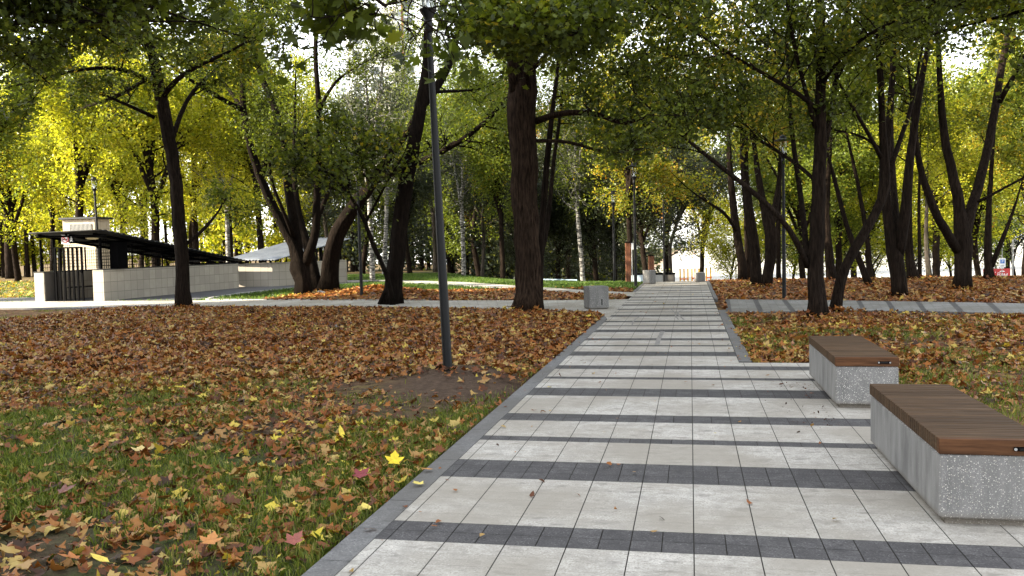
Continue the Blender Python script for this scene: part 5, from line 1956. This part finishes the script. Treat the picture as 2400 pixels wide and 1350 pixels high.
r = np.random.default_rng(77)
bx, by, bz = [], [], []
for (tx, ty, tr_) in TRUNKS:
    n_ = int(70 + 260 * tr_)
    a = r.uniform(0, 2 * PI, n_); q = r.random(n_) ** 1.4
    rad = tr_ * 1.05 + .02 + q * .55
    xx, yy = tx + rad * np.cos(a), ty + rad * np.sin(a)
    bx.append(xx); by.append(yy); bz.append(height(xx, yy) + .015 + .10 * (1 - q) ** 2 * r.random(n_))
bx, by, bz = map(np.concatenate, (bx, by, bz))
nr = r.normal(size=(len(bx), 3)) * .5; nr[:, 2] += 1
m_ = ~paved(bx, by, 0)
put_litter('fallen_leaves', [(np.stack([bx, by, bz], -1)[m_], .10 * r.uniform(.5, 1.3, m_.sum()), nr[m_], .9 * r.random(m_.sum()), T_MAP2, r)])

# rubber marks left on the pavers
mb = MB()
for pts, wd in (([(1455, 480), (1400, 430), (1380, 405), (1400, 382), (1470, 364), (1540, 356)], .035), ([(1392, 478), (1357, 432), (1356, 405), (1330, 375), (1290, 356)], .03), ([(1150, 760), (1172, 690), (1215, 610)], .07), ([(872, 545), (878, 505), (910, 470), (960, 440)], .03)):
    w_ = [gnd(1300 + a / 4.8, 650 + b / 4.8) for a, b in pts]
    for _ in range(3):
        w_ = [w_[0]] + [c for p_, q_ in zip(w_, w_[1:]) for c in (p_.lerp(q_, .25), p_.lerp(q_, .75))] + [w_[-1]]
    for p_, q_ in zip(w_, w_[1:]):
        t_ = (q_ - p_).normalized(); n2 = Vector((-t_.y, t_.x, 0)) * wd * .5
        mb.poly([tuple((p_ - n2).to_2d()) + (.004,), tuple((q_ - n2).to_2d()) + (.004,), tuple((q_ + n2).to_2d()) + (.004,), tuple((p_ + n2).to_2d()) + (.004,)])
o = mb.build('path_marking', plain('rubber_smear', (.21, .20, .185), .8, 0, .3, 14)); o['kind'] = 'structure'


# ---------------------------------------------------------------- background trees: a few kinds, copied
def kind(seed, h, r, forks, lean, dens, size, base_r, low, mat, bk, tmpl=T_KITE, L=2.0):
    tr = Tree(seed)
    rng = tr.rng
    hub = h * rng.uniform(.2, .32)
    d = Vector((rng.uniform(-1, 1) * lean, rng.uniform(-1, 1) * lean, 1)).normalized()
    p = [Vector((0, 0, -.1)), d * (hub * .5), d * hub]
    rr = [base_r, base_r * .85, base_r * .8]
    lead = [p[-1] + Vector((rng.uniform(-.3, .3), rng.uniform(-.3, .3), 1)).normalized() * (h - hub) * t for t in (.3, .6, .95)]
    P, Rr = tr.limb(p + lead, rr + [base_r * .6, base_r * .35, .02], 10, True)
    tr.clothe(P, Rr, low / h, .55, L, 3, None, low, (4, 4), .6, .02)
    for k in range(forks):
        a = 2 * PI * k / forks + rng.uniform(-.5, .5)
        o_ = Vector((math.cos(a), math.sin(a), 0))
        z0 = hub * rng.uniform(.8, 1.5)
        s = P[min(len(P) - 2, int(len(P) * z0 / h))]
        e_ = rng.uniform(.5, .85)
        q = [s, s + o_ * r * .25 + Vector((0, 0, (h - z0) * .25)), s + o_ * r * .55 + Vector((0, 0, (h - z0) * .55 * e_ + .5)), s + o_ * r * .85 + Vector((0, 0, (h - z0) * .8 * e_))]
        P2, R2 = tr.limb(q, [base_r * .55, base_r * .42, base_r * .25, .02], 8)
        tr.clothe(P2, R2, .15, .6, L, 3, None, low, (4, 4), .6, .02)
    e = empty('park_tree', (0, 0, 0))
    tr.mb.build('trunk', bk, e, True)
    tr.crown('crown', dens, size, tmpl, mat, e, .25)
    return e


KINDS = {}
KINDS['a'] = kind(201, 15, 4.5, 5, .10, 3.4, .155, .24, 3.0, M['leaf_yellow'], M['bark'])
KINDS['b'] = kind(202, 13, 4.0, 4, .22, 3.4, .155, .20, 2.4, M['leaf_fresh'], M['bark'])
KINDS['c'] = kind(203, 17, 3.6, 5, .06, 3.6, .15, .19, 3.4, M['leaf_maple'], M['bark'])
KINDS['d'] = kind(204, 9, 3.2, 4, .15, 3.4, .14, .12, 1.6, M['leaf_grey'], M['bark_grey'], L=1.7)
KINDS['e'] = kind(205, 16, 2.6, 3, .08, 2.4, .13, .15, 4.2, M['leaf_fresh'], M['birch'])
KINDS['f'] = kind(206, 6, 2.4, 4, .18, 2.8, .115, .08, 1.5, M['leaf_yellow'], M['bark'], L=1.3)
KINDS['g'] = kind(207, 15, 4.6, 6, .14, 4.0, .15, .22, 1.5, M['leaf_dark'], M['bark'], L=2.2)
USED = {}


def plant(px, D, k, mat, sc, label, group, rz=None, cat='tree', name='park_tree', bk=None):
    proto = KINDS[k]
    p = at(px, 600, D)
    z = hz(p.x, p.y) - .05
    if k in USED:
        o_ = copy_tree(proto)
    else:
        o_ = proto; USED[k] = True
    o_.name = name
    o_.location = (p.x, p.y, z)
    o_.rotation_euler = (0, 0, random.uniform(0, 6.28) if rz is None else rz)
    o_.scale = (sc, sc, sc * random.uniform(.95, 1.08))
    for ch in children(o_):
        if ch.name.startswith('crown') and mat:
            ch.material_slots[0].link = 'OBJECT'; ch.material_slots[0].material = M[mat]
        if ch.name.startswith('trunk') and bk:
            ch.material_slots[0].link = 'OBJECT'; ch.material_slots[0].material = M[bk]
    tag(o_, label, cat, group)
    return o_


GL, GC, GR = 'sunlit yellowing trees behind the shelters', 'shaded trees beyond the grass', 'bright trees beyond the leafy slope'
for row in [
    # left, behind the shelters
    (-560, 29, 'c', 'leaf_fresh', .75, 'tree just outside the left edge of the picture level with the shelter', GL),  # added out of view to keep sun off the forked trunks
    (40, 52, 'b', 'leaf_yellow', 1.0, 'yellow green tree at the far left edge, its thick trunk lit along one side', GL),
    (-70, 40, 'a', 'leaf_fresh', .9, 'green tree cut by the left picture edge', GL),
    (120, 60, 'c', 'leaf_yellow', .95, 'slim yellow tree between the left edge and the ventilation tower', GL),
    (190, 46, 'a', 'leaf_yellow', 1.0, 'bright yellow tree rising right behind the ventilation tower', GL),
    (275, 62, 'b', 'leaf_yellow', 1.2, 'golden tree far behind the lamp with the pale disc', GL),
    (365, 43, 'b', 'leaf_yellow', 1.15, 'thick forked yellow tree seen left of the single dark trunk', GL),
    (460, 55, 'a', 'leaf_yellow', .95, 'glowing yellow tree above the low end of the black roof', GL),
    (535, 46, 'e', 'leaf_yellow', .85, 'leaning birch like tree with yellow leaves above the pale roof', GL),
    (615, 43, 'c', 'leaf_yellow', .9, 'yellow tree with a straight dark trunk behind the pale roof', GL),
    (690, 60, 'a', 'leaf_yellow', 1.0, 'yellow tree farthest back behind the forked maple', GL),
    (20, 72, 'a', 'leaf_yellow', 1.3, 'tall yellow tree in the back row at the left edge', GL),
    (330, 78, 'c', 'leaf_yellow', 1.25, 'tall yellow tree in the back row above the black roof', GL),
    (540, 76, 'a', 'leaf_yellow', 1.2, 'tall yellow tree in the back row above the pale roof', GL),
    # centre
    (770, 58, 'd', 'leaf_grey', 1.2, 'grey green willow like tree right of the pale roof end', GC),
    (848, 60, 'b', 'leaf_fresh', 1.0, 'green tree behind the slim lamp post by the leaf mound', GC),
    (872, 41, 'e', 'leaf_grey', .85, 'birch with white upper trunk left of the right leaning trunk', GC),
    (899, 50, 'e', 'leaf_fresh', .9, 'thinner birch right next to the white trunked one', GC),
    (960, 58, 'g', 'leaf_grey', .8, 'dense grey green tree behind the right leaning trunk', GC),
    (1020, 66, 'd', 'leaf_fresh', 1.7, 'tall pale green tree behind the near lamp post', GC),
    (1086, 46, 'e', 'leaf_grey', .8, 'birch with blotched white trunk right of the near lamp post', GC),
    (1128, 50, 'd', 'leaf_dark', 1.0, 'small dark tree with two thin curving stems', GC),
    (1125, 72, 'b', 'leaf_fresh', 1.35, 'tall fresh green tree in the middle distance left of the massive trunk', GC),
    (1178, 44, 'c', 'leaf_fresh', .75, 'light green maple with a grey trunk close to the massive trunk', GC),
    (1150, 85, 'a', 'leaf_orange', 1.35, 'tall orange tree glowing far behind the canopy', GC),
    (1232, 60, 'g', 'leaf_dark', .9, 'dark tree hidden behind the massive trunk', GC),
    (1300, 52, 'g', 'leaf_dark', .75, 'low dark tree right of the massive trunk above the pale blue railing', GC),
    (1366, 42, 'e', 'leaf_maple', .8, 'white forked birch above the speckled concrete cube', GC),
    (1400, 50, 'g', 'leaf_dark', .8, 'dark bushy tree with several thin stems right of the forked birch', GC),
    (1330, 74, 'c', 'leaf_maple', 1.2, 'tall green tree behind the forked birch', GC),
    (1478, 37.5, 'c', 'leaf_autumn', .72, 'orange and yellow maple above the tall timber post', GC),
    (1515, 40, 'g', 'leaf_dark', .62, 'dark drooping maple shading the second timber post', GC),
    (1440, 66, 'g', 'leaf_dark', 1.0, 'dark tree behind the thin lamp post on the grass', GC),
    (1575, 48, 'd', 'leaf_grey', 1.05, 'grey green drooping tree beside the bright gap at the path end', GC),
    (1560, 70, 'c', 'leaf_autumn', 1.3, 'tall yellowing tree far behind the drooping dark maple', GC),
    # right
    (1704, 56, 'f', 'leaf_yellow', 1.0, 'small sunlit yellow tree standing alone in the bright gap', GR),
    (1850, 56, 'f', 'leaf_yellow', 1.25, 'low yellow tree right of the disc shade lamp post', GR),
    (1885, 48, 'b', 'leaf_fresh', .95, 'green tree behind the tall straight trunk', GR),
    (1965, 50, 'a', 'leaf_fresh', .9, 'leafy green tree between the straight trunk and the slim leaning tree', GR),
    (2062, 62, 'f', 'leaf_yellow', 1.2, 'small yellow bushy tree glimpsed beside the bowed trunk', GR),
    (2050, 52, 'b', 'leaf_yellow', .95, 'yellow green tree behind the three pronged trunk', GR),
    (2150, 66, 'f', 'leaf_grey', 1.2, 'small pale green tree on the bright ground beside the pencil thin trunk', GR),
    (2195, 46, 'a', 'leaf_yellow', .85, 'bright yellow green tree left of the broad forked maple', GR),
    (2300, 47, 'b', 'leaf_yellow', .9, 'yellow green tree behind the right limb of the broad forked maple', GR),
    (2400, 38, 'c', 'leaf_autumn', .7, 'orange tinged tree hanging over the blue car', GR),
    (1790, 60, 'f', 'leaf_yellow', 1.1, 'low yellow tree glimpsed between the trunks of the group of three', GR),
    (1920, 58, 'f', 'leaf_yellow', 1.2, 'low bright tree right beside the tall straight trunk', GR),
    (1990, 54, 'f', 'leaf_fresh', 1.15, 'low green tree behind the upright thin trunk', GR),
    (2105, 58, 'f', 'leaf_yellow', 1.3, 'low yellow tree behind the three pronged trunk', GR),
    (2185, 55, 'f', 'leaf_yellow', 1.35, 'low yellow tree right of the short pale barked trunk', GR),
    (2235, 60, 'f', 'leaf_fresh', 1.3, 'low green tree close beside the broad forked maple', GR),
    (2290, 64, 'f', 'leaf_fresh', 1.4, 'low pale green tree left of the red board', GR),
    (2390, 70, 'f', 'leaf_grey', 1.5, 'low grey green tree behind the blue car', GR),
    (2260, 58, 'a', 'leaf_fresh', 1.15, 'tall green tree in the back row right behind the broad forked maple', GR),
    (2360, 66, 'c', 'leaf_yellow', 1.2, 'tall yellow green tree in the back row above the red board', GR),
    (1900, 64, 'c', 'leaf_fresh', 1.2, 'tall slim green tree in the back row behind the tall straight trunk', GR),
    (2470, 33, 'b', 'leaf_fresh', .9, 'green tree just beyond the right picture edge', GR),
    (1800, 70, 'c', 'leaf_maple', 1.15, 'tall green tree in the back row above the group of three trunks', GR),
    (1640, 60, 'c', 'leaf_autumn', .95, 'autumn tinted tree reaching over the bright gap from the left', GR),
    (2000, 75, 'a', 'leaf_fresh', 1.2, 'tall light green tree in the back row above the slim leaning tree', GR),
    (2130, 78, 'c', 'leaf_yellow', 1.25, 'tall yellow green tree in the back row above the three pronged trunk', GR),
]:
    plant(*row)


# ---------------------------------------------------------------- far-off wood closing the view
def woodland(name, px0, px1, D0, D1, n, mat, h, seed):
    rng = np.random.default_rng(seed)
    mb = MB()
    C_, Rr = [], []
    for i in range(n):
        px = rng.uniform(px0, px1); D = rng.uniform(D0, D1)
        p = at(px, 600, D); z = hz(p.x, p.y)
        hh = h * rng.uniform(.7, 1.15)
        mb.tube([(p.x, p.y, z - .2), (p.x + rng.uniform(-.3, .3), p.y, z + hh * .4), (p.x + rng.uniform(-1, 1), p.y, z + hh * .85)], [.22, .16, .04], 6)
        for k in range(9):
            t = rng.uniform(.12, 1)
            C_.append((p.x + rng.normal() * 1.7, p.y + rng.normal() * 1.7, z + hh * t)); Rr.append(rng.uniform(.8, 1.7))
    w = mb.build(name, M['bark']); w['kind'] = 'stuff'
    C_ = np.array(C_); Rr = np.array(Rr)
    m = 230
    idx = np.repeat(np.arange(len(C_)), m)
    P = C_[idx] + rng.normal(size=(len(idx), 3)) * (Rr[idx] * .55)[:, None]
    nr = rng.normal(size=(len(idx), 3)); nr[:, 2] += .5
    o_ = leaves_obj(name, P, .34 * rng.uniform(.6, 1.3, len(idx)), nr, T_KITE, M[mat], None, .3, None, rng)
    o_['kind'] = 'stuff'


woodland('distant_woodland', -250, 720, 84, 112, 55, 'leaf_yellow', 15, 301)
woodland('distant_woodland', 720, 1500, 80, 110, 55, 'leaf_grey', 13, 302)

# ---------------------------------------------------------------- light, sky, camera
SUN = Vector((-.907, -.42, 0)).normalized()
EL = R_(25)
sd = Vector((SUN.x * math.cos(EL), SUN.y * math.cos(EL), math.sin(EL)))
li = bpy.data.lights.new('sun', 'SUN')
li.energy = 5.0
li.angle = R_(.53)
li.color = (1.0, .88, .68)
lo = bpy.data.objects.new('sun', li)
lo.rotation_euler = (-sd).to_track_quat('-Z', 'Y').to_euler()
lo.location = (0, 0, 60)
COL.objects.link(lo)
w = bpy.data.worlds.new('World')
SC.world = w
w.use_nodes = True
nt = w.node_tree
bg = nt.nodes['Background']
sky = nt.nodes.new('ShaderNodeTexSky')
sky.sky_type = 'NISHITA'
sky.sun_disc = False
sky.sun_elevation = EL
sky.sun_rotation = math.atan2(SUN.x, SUN.y)
sky.air_density = 1.0
sky.dust_density = 1.0
sky.ozone_density = .6
hs = nt.nodes.new('ShaderNodeHueSaturation')
hs.inputs['Saturation'].default_value = .22
nt.links.new(sky.outputs[0], hs.inputs['Color'])
nt.links.new(hs.outputs[0], bg.inputs[0])
bg.inputs[1].default_value = .15

cam = bpy.data.cameras.new('camera')
cam.sensor_width = 36
cam.lens = 36 * F / 2400
cam.clip_start = .05
cam.clip_end = 3000
co = bpy.data.objects.new('camera', cam)
co.matrix_world = Matrix.Translation(EYEV) @ CAM_M.to_4x4()
COL.objects.link(co)
SC.camera = co
SC.view_settings.view_transform = 'Standard'
SC.view_settings.look = 'None'
SC.view_settings.exposure = 2.3
SC.view_settings.gamma = 1
SC.cycles.max_bounces = 7
SC.cycles.diffuse_bounces = 4
SC.cycles.transmission_bounces = 4
SC.cycles.sample_clamp_indirect = 6
SC.cycles.caustics_reflective = False
SC.cycles.caustics_refractive = False
